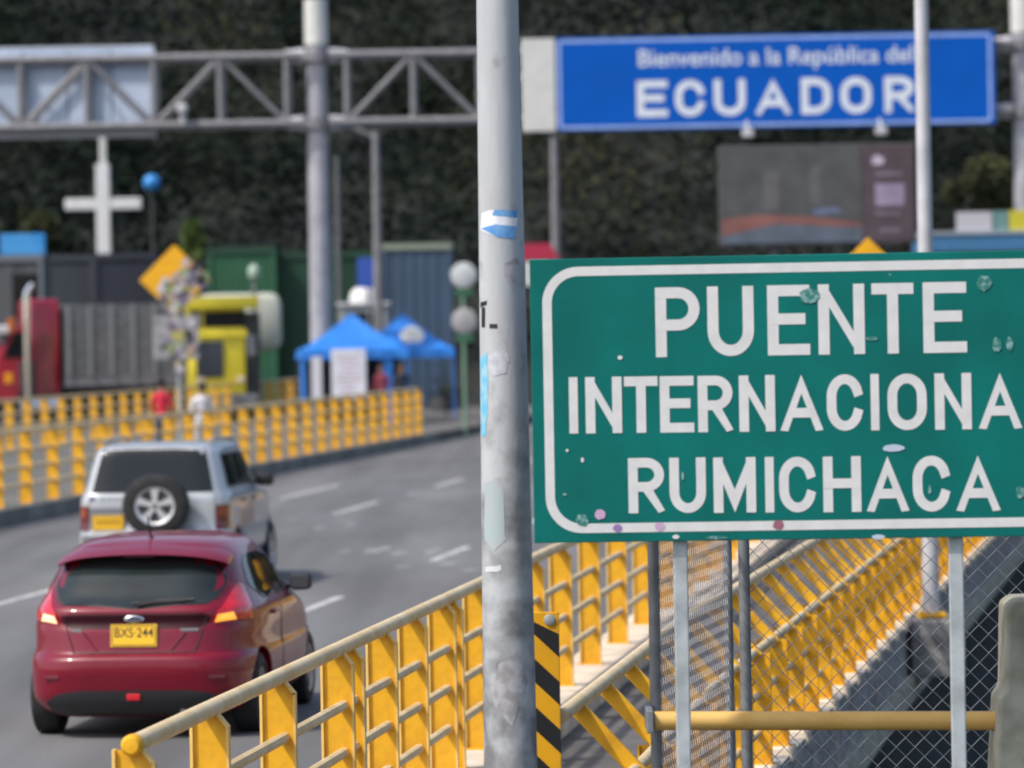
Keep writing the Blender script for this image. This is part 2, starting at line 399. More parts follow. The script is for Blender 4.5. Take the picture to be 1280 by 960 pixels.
# ================================================================== railings
def post_mesh(wd, h, cham_x, cham_z, fl=.05, tk=.012, ft=.013):
    """H-section post: plate across the railing (local x), rail runs along local y. Tube sits over the left edge."""
    m = MB(); x0 = -wd / 2; x1 = wd / 2
    outl = [(x0, 0), (x1, 0), (x1, h - cham_z), (x1 - cham_x, h), (x0, h)]
    m.prism(outl, (0, -tk / 2, 0), (1, 0, 0), (0, 0, 1), (0, tk, 0))
    def fl_strip(a, b):
        a = Vector((a[0], 0, a[1])); b = Vector((b[0], 0, b[1])); d = b - a; ang = math.atan2(d.x, d.z)
        m.box((a + b) / 2, (ft, fl, d.length + ft * .6), Matrix.Rotation(ang, 3, 'Y'), mi=1)
    fl_strip((x0, 0), (x0, h)); fl_strip((x1, 0), (x1, h - cham_z)); fl_strip((x1, h - cham_z), (x1 - cham_x, h))
    m.box((0, 0, .006), (wd + .04, fl + .05, .012))
    return m
def railing(name, label, pts, z0, h, wd, cham, rails, tube_r, rail_r, tube_dx, yaw, group, ends=True, rail_dx=.02, seg=8):
    root = empty(name, (pts[0].x, pts[0].y, z0)); tag(root, label, 'railing', group)
    pm = post_mesh(wd, h, *cham).mesh('post'); first = True
    bm = bmesh.new(); bm.from_mesh(pm); bmesh.ops.recalc_face_normals(bm, faces=bm.faces); bm.to_mesh(pm); bm.free()
    pm.materials.append(yellow); pm.materials.append(lit_edge); base = Vector((pts[0].x, pts[0].y, z0))
    for p in pts:
        o = bpy.data.objects.new('post', pm); COL.objects.link(o); o.parent = root
        o.location = Vector((p.x, p.y, z0)) - base; o.rotation_euler = (0, 0, yaw(p.y) if callable(yaw) else yaw)
    def line(dx, z, r, nm, m):
        q = [Vector((p.x + dx, p.y, z0 + z)) - base for p in pts]
        t0 = (q[1] - q[0]).normalized(); t1 = (q[-1] - q[-2]).normalized()
        q = [q[0] - t0 * .06] + q[1:-1] + [q[-1] + t1 * .06]
        MB().tube(q, r, 12 if r > .03 else seg).build(nm, m, root, smooth=True)
    line(tube_dx, h + tube_r * .6, tube_r, 'top_rail', cream)
    for z in rails: line(rail_dx, z, rail_r, 'rail', cream)
    if ends:
        q = Vector((pts[0].x + tube_dx, pts[0].y, z0 + h + tube_r * .6)) - base
        MB().lathe([(0, -.075), (tube_r * .8, -.072), (tube_r * 1.12, -.055), (tube_r * 1.12, .0)], q, (SL, 1, 0), 16).build('end_cap', yellow, root, smooth=True)
    return root
RYAW = ROADYAW
# near railing: posts found from their columns in the photograph, on the plinth line c = -3.75
def zc(px, c):    # depth on line c for a column
    t = (px - 640) / F; return -c / (SL - t)
ypos = [18.42, 20.1, 21.9, 23.75, 24.12, 25.35, 26.6, 27.9, 28.25, 29.6, 31.2, 32.9, 34.8, 37.0, 39.4, 41.9, 44.4]
ypos += [46.8 + 2.2 * k for k in range(26)]
railing('bridge_railing', 'yellow bridge railing with cream tubes on pale plinth between carriageway and footway',
        [RD(-3.755, y) for y in ypos], .2, 1.06, .165, (.045, .055), (.29, .54, .79), .040, .029, .0, RYAW, None, rail_dx=.03)
# outer footway railing with inward-leaning top
def outer_railing():
    z0 = .17; root = empty('bridge_railing', (outer_x(20.75), 20.75, z0)); base = Vector(root.location)
    tag(root, 'yellow footway railing with inward leaning top on grey concrete edge', 'railing')
    yaw = -.13; hv = .70; lean = .27; rise = .29
    m = MB(); wd = .20; tk = .012
    m.prism([(-wd / 2, 0), (wd / 2, 0), (wd / 2, hv), (-wd / 2, hv)], (0, -tk / 2, 0), (1, 0, 0), (0, 0, 1), (0, tk, 0))
    m.box((-wd / 2, 0, hv / 2), (.01, .06, hv)); m.box((wd / 2, 0, hv / 2), (.01, .06, hv)); m.box((0, 0, .006), (.24, .12, .012))
    pm = m.mesh('post'); pm.materials.append(yellow)
    a = Vector((.03, 0, hv - .03)); b = Vector((-lean, 0, hv + rise)); dd = b - a
    m = MB(); m.box((a + b) / 2, (.075, .05, dd.length), Matrix.Rotation(math.atan2(dd.x, dd.z), 3, 'Y'), bev=.006)
    bmesh_ = m.mesh('bracket'); bmesh_.materials.append(yellow)
    m = MB(); m.box((.0, 0, .0), (.28, .34, .10), bev=.012); pad = m.mesh('pad'); pad.materials.append(pink_conc)
    ysx = []; y = 20.75
    while y < 78: ysx.append(y); y += 1.22
    for y in ysx:
        for nm, me, z in (('post', pm, 0.045), ('bracket', bmesh_, .045), ('base_pad', pad, 0)):
            o = bpy.data.objects.new(nm, me); COL.objects.link(o); o.parent = root
            o.location = Vector((outer_x(y), y, z0 + z)) - base; o.rotation_euler = (0, 0, yaw)
    def line(dx, z, r, nm):
        MB().tube([Vector((outer_x(y) + dx, y, z0 + .045 + z)) - base for y in [20.06] + ysx], r, 10).build(nm, cream, root, smooth=True)
    line(-lean, hv + rise + .02, .036, 'top_rail'); line(.0, hv + .0, .030, 'rail'); line(.02, .44, .022, 'rail'); line(.02, .2, .022, 'rail')
outer_railing()
# far side railings
railing('bridge_railing', 'long yellow railing along the kerb behind the silver car', [RD(-16.95, 46 + 2.05 * k) for k in range(38)],
        .25, 1.19, .20, (.05, .06), (.32, .61, .90), .042, .034, .0, RYAW, None)
railing('bridge_railing', 'yellow railing at the rear of the pavement in front of the parked trucks', [RD(-25.8, 64 + 2.0 * k) for k in range(49)],
        .25, 1.19, .20, (.05, .06), (.32, .61, .90), .042, .034, .0, RYAW, None)

# ================================================================== foreground pole
PZ = 19.6
pc = P(630, 480, PZ); pole = empty('street_pole', (pc.x, PZ, -.06)); tag(pole, 'tall weathered grey steel pole with stickers beside green sign', 'pole')
def prad(z): return .126 - .0078 * z
mb = MB(); mb.tube([(0, 0, .02 + .25 * k) for k in range(33)], [prad(.25 * k) for k in range(33)], 40); mb.build('shaft', polem, pole, smooth=True)
mb = MB(); mb.box((0, 0, .02), (.42, .42, .04), bev=.008)
for sx in (-1, 1):
    for sy in (-1, 1): mb.tube([(sx * .165, sy * .165, .03), (sx * .165, sy * .165, .10)], .016, 8)
mb.build('base_plate', galv_d, pole)
mb = MB(); mb.lathe([(0, .06), (.04, .05), (.062, 0), (.062, -.03)], (0, 0, 8.03), (0, 0, 1), 20); mb.build('top_cap', galv_d, pole, smooth=True)
def pole_patch(name, poly, m, lift=.0015, jit=1.6):
    """poly in photo pixels, wrapped on the shaft"""
    rj = random.Random(int(poly[0][0] * 7 + poly[0][1])); dense = []
    for (ax, ay), (bx, by) in zip(poly, poly[1:] + poly[:1]):
        k_ = max(1, int(math.hypot(bx - ax, by - ay) / 6))
        for i in range(k_):
            t = i / k_; j = jit if i else jit * .3; dense.append((ax + (bx - ax) * t + rj.uniform(-j, j), ay + (by - ay) * t + rj.uniform(-j, j)))
    poly = dense
    xs_ = [p[0] for p in poly]; mbp = MB(); n = len(poly)
    # fan of narrow columns: resample polygon between its left and right edges
    x0, x1 = min(xs_), max(xs_); cols = 26; top = []; bot = []
    for i in range(cols + 1):
        x = x0 + (x1 - x0) * i / cols; hits = []
        for (ax, ay), (bx, by) in zip(poly, poly[1:] + poly[:1]):
            if (ax - x) * (bx - x) <= 0 and ax != bx: hits.append(ay + (by - ay) * (x - ax) / (bx - ax))
        if not hits: continue
        top.append((x, min(hits))); bot.append((x, max(hits)))
    def W(x, y):
        p = P(x, y, PZ); lz = p.z + .06; r = prad(lz); s = max(-.97, min(.97, (p.x - pc.x) / r)); a = math.asin(s); r += lift
        return (r * math.sin(a), -r * math.cos(a), lz)
    vs = [W(*t) for t in top] + [W(*b) for b in bot]; k = len(top)
    mbp.add(vs, [(i, i + 1, k + i + 1, k + i) for i in range(k - 1)])
    return mbp.build(name, m, pole, fix=False)
st_blue = mat('blue sticker', (.07, .24, .55), .5, col2=(.18, .38, .62), vs=20)
st_white = mat('white sticker paper', (.68, .70, .74), .6, var=.1, vs=30)
st_cyan = mat('cyan torn sticker', (.10, .42, .62), .6, col2=(.3, .5, .58), vs=20)
st_teal = mat('faded teal smear', (.33, .41, .41), .6, col2=(.37, .39, .42), vs=9, lo=.42, hi=.58)
st_ink = mat('black marker ink', (.012, .012, .014), .6)
st_rust = mat('dirt scuff', (.25, .24, .24), .8, col2=(.36, .36, .38), vs=18, lo=.42, hi=.58)
pole_patch('sticker', [(601, 268), (612, 263), (647, 264), (645, 299), (622, 297), (601, 288)], st_white, jit=.3)
pole_patch('sticker_print', [(618, 263), (647, 264), (646, 273), (616, 270)], st_blue, .0022, jit=.3)
pole_patch('sticker_print', [(602, 286), (620, 281), (646, 284), (645, 299), (622, 297)], st_blue, .0022, jit=.3)
pole_patch('graffiti_stroke', [(601, 378), (609, 376), (609, 381), (601, 384)], st_ink, jit=.3)
pole_patch('graffiti_stroke', [(602.5, 384), (606.5, 384), (606.5, 409), (602.5, 409)], st_ink, .002, jit=.3)
pole_patch('graffiti_stroke', [(612, 405), (622, 405), (622, 410.5), (612, 410.5)], st_ink, jit=.3)
pole_patch('torn_sticker', [(601, 446), (609, 440), (610, 470), (609, 520), (608, 545), (601.5, 545)], st_cyan)
pole_patch('torn_sticker', [(611, 446), (622, 436), (634, 441), (637, 452), (628, 455), (634, 466), (618, 470), (610, 462)], mat('torn grey paper', (.52, .54, .58), .7, col2=(.40, .41, .44), vs=30))
pole_patch('torn_sticker', [(607, 606), (622, 598), (630, 618), (628, 650), (633, 672), (618, 688), (607, 676)], st_teal)
pole_patch('torn_sticker', [(607, 708), (626, 704), (627, 711), (607, 714)], mat('paper remnant', (.55, .57, .60), .7))
pole_patch('scuff_mark', [(630, 330), (645, 322), (655, 335), (654, 358), (640, 362), (632, 350)], st_rust)
pole_patch('scuff_mark', [(622, 830), (648, 810), (660, 850), (640, 905), (618, 880)], st_rust)

# ================================================================== green sign
class Plane:
    def __init__(s, O, yaw):
        s.O = Vector(O); s.U = Vector((math.cos(yaw), math.sin(yaw), 0)); s.V = Vector((0, 0, 1)); s.N = s.U.cross(s.V)  # faces -Y
    def uv(s, px, py):
        d = ray(px, py); t = (s.O - CAM).dot(s.N) / d.dot(s.N); p = CAM + d * t - s.O
        return p.dot(s.U), p.dot(s.V)
gp = Plane(P(668, 679, 19.1), R(-4))
u1, vt = gp.uv(1376, 311)
gs = empty('road_sign', (gp.O.x, gp.O.y, -.06), R(-4)); tag(gs, 'green bridge name sign with white lettering on two grey posts', 'sign')
zo = gp.O.z + .06
LU, LV, LD = Vector((1, 0, 0)), Vector((0, 0, 1)), Vector((0, -1, 0)); LO = Vector((0, 0, zo))
mb = MB(); mb.box((u1 / 2, .0125, zo + vt / 2), (u1, .025, vt), bev=.003); mb.build('panel', green, gs)
# border: rounded frame
def rrect(x0, y0, x1, y1, r, n=10):
    p = []
    for cx, cy, a in ((x1 - r, y1 - r, 0), (x0 + r, y1 - r, 90), (x0 + r, y0 + r, 180), (x1 - r, y0 + r, 270)): p += arc(cx, cy, r, r, a, a + 90, n)
    return p + [p[0]]
bl, bt = gp.uv(683, 340); bl2, bb = gp.uv(690, 661)
mb = MB(); ribbon(mb, rrect(bl, bb, u1 - bl, bt, .135), .040, (-9, 9, -9, 9), LO, LU, LV, LD, .0015); mb.build('border', letter_w, gs, fix=False)
def word(chars, ytl, ybl, ytr, ybr, t, xa, xb):
    for ch, a, b in chars:
        k = ((a + b) / 2 - xa) / (xb - xa); yt = ytl + (ytr - ytl) * k; yb = ybl + (ybr - ybl) * k
        x0 = gp.uv(a, yb)[0]; x1 = gp.uv(b, yb)[0]; v0 = gp.uv((a + b) / 2, yb)[1]; v1 = gp.uv((a + b) / 2, yt)[1]
        letter(ch, x0, x1, v0, v1, t, LO, LU, LV, LD, letter_w, gs)
h2 = lambda v: 640 + v / 2
k2 = lambda v: 300 + v / 2
word([(c, h2(a), h2(b)) for c, a, b in (('P', 360, 471), ('U', 490, 606), ('E', 640, 746), ('N', 767, 883), ('T', 901, 1006), ('E', 1029, 1138))],
     k2(119), k2(293), k2(104), k2(281), .047, h2(362), h2(1137))
word([(c, h2(a), h2(b)) for c, a, b in (('I', 144, 166), ('N', 185, 276), ('T', 282, 366), ('E', 371, 456), ('R', 466, 554), ('N', 569, 659), ('A', 671, 779), ('C', 788, 879), ('I', 898, 919), ('O', 940, 1038), ('N', 1058, 1150), ('A', 1167, 1276), ('L', 1292, 1372))],
     k2(343), k2(484), k2(331), k2(472), .041, h2(145), h2(1275))
word([(c, h2(a), h2(b)) for c, a, b in (('R', 292, 383), ('U', 395, 486), ('M', 505, 611), ('I', 634, 656), ('C', 669, 761), ('H', 779, 874), ('A', 887, 994), ('C', 1003, 1097), ('A', 1111, 1222))],
     k2(545), k2(683), k2(538), k2(678), .041, h2(293), h2(1220))
# the grey accent-like tape strip above RUMICHACA, stickers and scuffs
def blot(px, py, rx, ry, m, nm, seed, k=26):
    random.seed(seed); u, v = gp.uv(px, py); mb = MB()
    mb.add([LO + LU * (u + rx * random.uniform(.8, 1) * math.cos(2 * math.pi * i / k)) + LV * (v + ry * random.uniform(.8, 1) * math.sin(2 * math.pi * i / k)) + LD * .0034 for i in range(k)], [tuple(range(k))])
    mb.build(nm, m, gs, fix=False)
st_pink = mat('pink sticker', (.50, .33, .48), .6); st_purple = mat('purple sticker', (.26, .16, .38), .6); st_red = mat('dark red sticker', (.28, .10, .14), .6)
scuff = mat('sign scuff', (.20, .36, .34), .6, col2=(.02, .16, .14), vs=45, lo=.45, hi=.6); tape = mat('grey tape', (.42, .50, .60), .6)
for i, (px, py, rx, ry, m, nm) in enumerate([(750, 643, .026, .024, st_pink, 'sticker'), (772, 660, .022, .018, st_purple, 'sticker'), (825, 658, .024, .020, st_pink, 'sticker'), (973, 656, .026, .022, st_red, 'sticker'),
        (1230, 354, .034, .036, scuff, 'scuff'), (1246, 431, .022, .034, scuff, 'scuff'), (1262, 430, .016, .032, scuff, 'scuff'), (1012, 370, .05, .035, scuff, 'scuff'), (1117, 560, .05, .018, tape, 'tape_strip'),
        (775, 447, .012, .010, letter_w, 'scuff'), (728, 650, .03, .03, scuff, 'scuff'), (845, 671, .016, .010, letter_w, 'scuff'), (1098, 671, .03, .012, tape, 'scuff'), (895, 672, .05, .008, scuff, 'scuff'), (709, 563, .007, .007, letter_w, 'scuff'), (728, 575, .008, .012, letter_w, 'scuff'), (706, 618, .01, .006, scuff, 'scuff'), (853, 595, .008, .02, scuff, 'scuff'), (1275, 615, .02, .03, scuff, 'scuff'), (1090, 423, .03, .01, scuff, 'scuff'), (1162, 612, .008, .02, scuff, 'scuff')]):
    blot(px, py, rx, ry, m, nm, i + 11)
for px in (852, 1197):
    u, _ = gp.uv(px, 800); mb = MB(); mb.box((u, .06, (zo + vt - .1) / 2), (.062, .05, zo + vt - .1), bev=.006)
    mb.build('post', galv, gs)

# hazard marker behind the pole
hz = empty('hazard_marker', (X(665, 20.0), 20.0, -.06)); tag(hz, 'black and yellow striped hazard marker board half behind grey pole', 'marker')
zt = Zp(680, 765, 20.0) + .06; zb = .55; hw = .099
mb = MB(); mb.box((0, 0, (zt + zb) / 2), (hw * 2, .012, zt - zb), bev=.004); mb.build('board', orange_y, hz)
stp = .215; k = 0; z = zt - .10
while z > zb + .02:
    za, zb2 = z - .0, z - .105
    pl = [(-hw, min(zt, za + .19)), (hw, za - .0), (hw, zb2), (-hw, min(zt, zb2 + .19))]
    pl = [(a, max(zb, b)) for a, b in pl]
    mb = MB(); mb.add([(a, -.0075, b) for a, b in pl], [(0, 1, 2, 3)]); mb.build('stripe', black, hz, fix=False); z -= stp
mb = MB(); mb.lathe([(0, .012), (.014, .012), (.024, .008), (.026, 0)], (X(681, 20.0) - hz.location.x, -.006, zt - .035), (0, -1, 0), 16); mb.build('bolt', galv, hz, smooth=True)
mb = MB(); mb.box((0, .035, zt / 2), (.05, .05, zt - .02)); mb.build('post', galv_d, hz)

# ================================================================== chain link fence, barrier pipe, concrete post
def chain_panel(A, B, z0, z1, pitch=.071, r=.0024):
    A = Vector(A); B = Vector(B); L = (B - A).length; T = (B - A).normalized(); nrm = Vector((-T.y, T.x, 0)); mb = MB()
    nw = int(2 * L / pitch); nz = int((z1 - z0) / (pitch / 2))
    for j in range(nw):
        pts = []
        for k in range(nz + 1):
            side = (k + j) % 2
            pts.append(A + T * ((j + side) * pitch / 2) + nrm * (.003 if side else -.003) + Vector((0, 0, z0 + k * pitch / 2)))
        mb.tube(pts, r, 3, caps=False)
    return mb
fence = empty('chain_link_fence', (X(812, 20), 20, -.06)); tag(fence, 'grey chain link fence with steel posts behind green sign', 'fence')
FB = Vector(fence.location)
fa = Vector((X(812, 20), 20, 0)); fb_ = Vector((X(905, 22.2), 22.2, 0)); fc = Vector((fb_.x + .05, 21.6, 0)); fd = Vector((4.6, 21.0, 0))
o = chain_panel(fa - FB, fb_ - FB, .12, 2.15, .060, .0019).build('chain_mesh', wire, fence, fix=False); o['kind'] = 'stuff'; 
o = chain_panel(fc - FB, fd - FB, .12, 2.15, .090, .0032).build('chain_mesh', wire, fence, fix=False); o['kind'] = 'stuff'
for p, r in ((fa, .026), (fb_, .022), (fc, .028), (fd, .028)):
    mb = MB(); q = p - FB; mb.tube([(q.x, q.y, 0), (q.x, q.y, 2.3)], r, 14); mb.lathe([(0, .02), (r * 1.1, .01), (r * 1.2, -.02)], (q.x, q.y, 2.3), (0, 0, 1), 12); mb.build('post', galv_d, fence, smooth=True)
mb = MB(); q0 = fb_ - FB; q1 = fa - FB; mb.tube([(q1.x, q1.y, 2.15), (q0.x, q0.y, 2.15)], .02, 8); mb.build('top_rail', galv_d, fence, smooth=True)
q0 = fc - FB; q1 = fd - FB; mb = MB(); mb.tube([(q0.x, q0.y, 2.15), (q1.x, q1.y, 2.15)], .02, 8); mb.build('top_rail', galv_d, fence, smooth=True)

cz = 19.75
cp = empty('concrete_post', (X(1292, cz), cz, -.06)); tag(cp, 'weathered mossy concrete barrier post at the end of yellow pipe', 'post')
zt = Zp(1270, 745, cz) + .06; zs = Zp(1250, 862, cz) + .06
xl = X(1245, cz) - cp.location.x
mb = MB(); pr = [(-xl + .12, 0), (-xl + .03, zs - .02), (-xl + .0, zs + .01), (-xl - .01, zt - .03), (-xl - .05, zt)]
mb.prism([(-a, b) for a, b in pr] + pr[::-1], (0, .17, 0), (1, 0, 0), (0, 0, 1), (0, -.34, 0)); o = mb.build('block', moss_conc, cp)
bv = o.modifiers.new('b', 'BEVEL'); bv.width = .02; bv.segments = 3
bz = 19.72
pa = P(818, 901, bz); pb = P(1238, 901, bz)
bp = empty('barrier_pipe', (pa.x, bz, pa.z)); tag(bp, 'horizontal yellow barrier pipe between fence post and concrete post', 'barrier')
mb = MB(); mb.tube([(0, 0, 0), (pb.x - pa.x + .03, 0, pb.z - pa.z)], .042, 20); mb.build('pipe', mat('pale yellow pipe paint', (.72, .45, .13), .45, col2=(.66, .38, .09), vs=6), bp, smooth=True)
mb = MB(); mb.box((-.02, .1, 0), (.03, .34, .10), bev=.005); mb.build('bracket', galv_d, bp)

# bridge lamp post standing on a corbel at the footway edge
lz = 42.0; lx = X(1163, lz, 700)
lp = empty('lamp_post', (lx, lz, Zp(1167, 768, lz))); tag(lp, 'slim white lamp post rising in front of the blue welcome sign', 'lamp post')
hb = 9.5; mb = MB(); mb.tube([(0, 0, .02), (0, 0, .6), (0, 0, hb)], [.082, .078, .055], 20); mb.build('shaft', steel_l, lp, smooth=True)
mb = MB(); mb.box((0, 0, .0), (.26, .26, .05), bev=.006); mb.build('base_plate', yellow, lp)
mb = MB(); mb.tube([(0, 0, hb - .05), (-.2, 0, hb + .4), (-.9, 0, hb + .7), (-1.5, 0, hb + .75)], .035, 10); mb.build('arm', steel_l, lp, smooth=True)
mb = MB(); mb.box((-1.8, 0, hb + .74), (.7, .22, .12), bev=.04); mb.build('lamp_head', steel_m, lp)
mb = MB(); mb.box((lx + .02, lz, lp.location.z - .30), (.5, .9, .53), bev=.02); mb.build('corbel', dark_conc, bridge)

# ================================================================== cars
class Car:
    """body as stacked plan outlines (superellipses); z -> half width, rear y, front y, rear and front exponents"""
    def __init__(s, levels, ym):
        s.L = levels; s.ym = ym
    def at(s, z):
        L = s.L
        if z <= L[0][0]: return L[0][1:]
        for i in range(len(L) - 1):
            a, b = L[i], L[i + 1]
            if z <= b[0]:
                t = (z - a[0]) / (b[0] - a[0]); p = L[max(i - 1, 0)]; q = L[min(i + 2, len(L) - 1)]; out = []
                for k in range(1, 6):
                    d = (b[k] - a[k]) / (b[0] - a[0])
                    da = (a[k] - p[k]) / (a[0] - p[0]) if i > 0 else d
                    db = (q[k] - b[k]) / (q[0] - b[0]) if i < len(L) - 2 else d
                    m0 = 0 if da * d <= 0 else 2 * da * d / (da + d); m1 = 0 if db * d <= 0 else 2 * db * d / (db + d)
                    h = b[0] - a[0]; t2 = t * t; t3 = t2 * t
                    out.append((2 * t3 - 3 * t2 + 1) * a[k] + (t3 - 2 * t2 + t) * h * m0 + (-2 * t3 + 3 * t2) * b[k] + (t3 - t2) * h * m1)
                return out
        return L[-1][1:]
    def rear_y(s, x, z):
        W, yr, yf, nr, nf = s.at(z); q = max(0, 1 - min(1, abs(x) / W) ** nr); return s.ym - (s.ym - yr) * q ** (1 / nr)
    def side_x(s, y, z):
        W, yr, yf, nr, nf = s.at(z)
        if y < s.ym: q = 1 - min(1, (s.ym - y) / (s.ym - yr)) ** nr; return W * max(0, q) ** (1 / nr)
        q = 1 - min(1, (y - s.ym) / max(.01, yf - s.ym)) ** nf; return W * max(0, q) ** (1 / nf)
    def body(s, rows=64, n=96):
        z0, z1 = s.L[0][0], s.L[-1][0]; vs = []; fs = []; mb = MB()
        zs = sorted(set([z0 + (z1 - z0) * i / rows for i in range(rows + 1)] + [l[0] for l in s.L]))
        for z in zs:
            W, yr, yf, nr, nf = s.at(z)
            for k in range(n):
                t = 2 * math.pi * k / n; c, sn = math.cos(t), math.sin(t)
                e = nr if sn < 0 else nf; Lh = (s.ym - yr) if sn < 0 else (yf - s.ym)
                vs.append((W * math.copysign(abs(c) ** (2 / e), c), s.ym + Lh * math.copysign(abs(sn) ** (2 / e), sn), z))
        for i in range(len(zs) - 1):
            for k in range(n): fs.append((i * n + k, i * n + (k + 1) % n, (i + 1) * n + (k + 1) % n, (i + 1) * n + k))
        c0 = len(vs); vs.append((0, s.ym, z0)); c1 = len(vs); W, yr, yf = s.at(z1)[:3]; vs.append((0, s.ym, z1 + .002))
        for k in range(n):
            fs.append((c0, (k + 1) % n, k)); b = (len(zs) - 1) * n; fs.append((c1, b + k, b + (k + 1) % n))
        mb.add(vs, fs); return mb
    def patch(s, rows, face, eps=.006, nx=14, back=.02):
        """rows [(z, a, b)]; face 'rear' a,b are x; 'right'/'left' a,b are y"""
        mb = MB(); G = []
        for z, a, b in rows:
            r = []
            for i in range(nx + 1):
                t = a + (b - a) * i / nx
                if face == 'rear': r.append((Vector((t, s.rear_y(t, z) - eps, z)), Vector((0, back, 0))))
                else:
                    sg = 1 if face == 'right' else -1; r.append((Vector((sg * (s.side_x(t, z) + eps), t, z)), Vector((-sg * back, 0, 0))))
            G.append(r)
        m = len(G); w_ = nx + 1; vs = [p for r in G for p, _ in r]
        fs = [(j * w_ + i, j * w_ + i + 1, (j + 1) * w_ + i + 1, (j + 1) * w_ + i) for j in range(m - 1) for i in range(nx)]
        ring = [(0, i) for i in range(w_)] + [(j, nx) for j in range(1, m)] + [(m - 1, i) for i in range(nx - 1, -1, -1)] + [(j, 0) for j in range(m - 2, 0, -1)]
        o = len(vs)
        for j, i in ring: p, b = G[j][i]; vs.append(p + b)
        k = len(ring)
        for q in range(k):
            a, b = ring[q], ring[(q + 1) % k]; fs.append((a[0] * w_ + a[1], b[0] * w_ + b[1], o + (q + 1) % k, o + q))
        mb.add(vs, fs); return mb
def rows_poly(poly, nz=12):
    """poly of (a,z) convex in z -> rows"""
    zs = [p[1] for p in poly]; z0, z1 = min(zs), max(zs); out = []
    for i in range(nz + 1):
        z = z0 + (z1 - z0) * (.002 + .996 * i / nz); h = []
        for (a, za), (b, zb) in zip(poly, poly[1:] + poly[:1]):
            if (za - z) * (zb - z) <= 0 and za != zb: h.append(a + (b - a) * (z - za) / (zb - za))
        out.append((z, min(h), max(h)))
    return out
def cut_arches(mb, name, m, parent, wheels, r):
    o = mb.build(name, m, parent, smooth=False)
    for (x, y, z) in wheels:
        c = MB(); sg = 1 if x > 0 else -1
        c.tube([(x - sg * .24, y, z), (x + sg * .3, y, z)], r, 40); co = c.build('cut', black)
        md = o.modifiers.new('a', 'BOOLEAN'); md.operation = 'DIFFERENCE'; md.solver = 'EXACT'; md.object = co
        co.matrix_world = Matrix.Identity(4)
    par = o.parent; o.parent = None; bpy.context.view_layer.update()
    me = bpy.data.meshes.new_from_object(o.evaluated_get(bpy.context.evaluated_depsgraph_get()))
    for md in list(o.modifiers): 
        co = md.object; o.modifiers.remove(md); bpy.data.objects.remove(co)
    o.data = me; me.materials.clear(); me.materials.append(m)
    me.polygons.foreach_set('material_index', [0] * len(me.polygons))
    me.polygons.foreach_set('use_smooth', [True] * len(me.polygons)); me.set_sharp_from_angle(angle=R(40))
    o.parent = par; return o
def wheel(parent, loc, axis, r, wd, rimr, rimm, spokes=5, name='wheel'):
    """axis points to the outer face"""
    root = empty(name, loc); root.parent = parent; ax = Vector(axis).normalized(); h = wd / 2
    prof = [(rimr * .98, -h * .8), (rimr * 1.04, -h), (r * .86, -h), (r * .96, -h * .86), (r, -h * .6), (r, h * .6), (r * .96, h * .86), (r * .86, h), (rimr * 1.05, h), (rimr * .99, h * .82), (rimr * .98, -h * .8)]
    MB().lathe(prof, (0, 0, 0), ax, 40).build('tyre', rubber, root, smooth=True)
    u = ax.cross(Vector((0, 0, 1))); u = u.normalized() if u.length > .1 else Vector((1, 0, 0)); v = ax.cross(u)
    m = MB(); m.lathe([(rimr * 1.0, h * .80), (rimr * .97, h * .92), (rimr * .86, h * .82), (rimr * .84, h * .3)], (0, 0, 0), ax, 40)
    for k in range(spokes):
        t = 2 * math.pi * k / spokes + math.pi / 2
        d = -v * math.sin(t) + u * math.cos(t); e = ax.cross(d)
        m.prism([(rimr * .12, -rimr * .12), (rimr * .5, -rimr * .13), (rimr * .92, -rimr * .24), (rimr * .92, rimr * .24), (rimr * .5, rimr * .13), (rimr * .12, rimr * .12)], ax * (h * .5), d, e, ax * (h * .32))
    m.lathe([(0, h * .9), (rimr * .2, h * .88), (rimr * .24, h * .5)], (0, 0, 0), ax, 20)
    m.build('rim', rimm, root, smooth=True)
    MB().lathe([(0, h * .42), (rimr * .9, h * .42), (rimr * .95, 0)], (0, 0, 0), ax, 24).build('brake_disc', steel_d, root)
    MB().lathe([(0, h * .91), (rimr * .13, h * .91), (rimr * .15, h * .7)], (0, 0, 0), ax, 16).build('hub_cap', steel_d, root)
    return root
def number_plate(parent, loc, txt, wd=.33, hh=.165, tilt=0):
    root = MB(); root.box((0, 0, 0), (wd, .008, hh), bev=.003); o = root.build('number_plate', plate_y, parent); o.location = loc; o.rotation_euler = (tilt, 0, 0)
    m = MB(); pts = rrect(-wd / 2 + .012, -hh / 2 + .012, wd / 2 - .012, hh / 2 - .012, .012, 4)
    ribbon(m, pts, .006, (-9, 9, -9, 9), Vector((0, -.0046, 0)), Vector((1, 0, 0)), Vector((0, 0, 1)), Vector((0, -1, 0)), .0004); m.build('plate_rim', plate_k, o, fix=False)
    if txt:
        me = text_mesh(txt, .088); t = mk('plate_text', me, plate_k, o); t.rotation_euler = (R(90), 0, 0); t.location = (0, -.0052, .018)
        me.update()
        w0 = max(v.co.x for v in me.vertices) - min(v.co.x for v in me.vertices); t.scale = (wd * .84 / w0, 1.12, 1)
    return o
red_body = mat('burgundy metallic paint', (.165, .001, .014), .38, .0, coat=.6, spec=.25, var=.05, vs=2)
silver_body = mat('silver metallic paint', (.42, .44, .46), .36, .35, coat=.6, var=.06, vs=2)
red_lens = mat('red lamp lens', (.56, .008, .018), .12, coat=.8, var=.2, vs=14)
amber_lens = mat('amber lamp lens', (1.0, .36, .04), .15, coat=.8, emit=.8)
white_lens = mat('clear lamp lens', (.85, .68, .48), .12, coat=.8)
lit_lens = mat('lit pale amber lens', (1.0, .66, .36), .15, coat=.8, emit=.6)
dark_red_lens = mat('dark red lamp lens', (.10, .008, .02), .15, coat=.6)
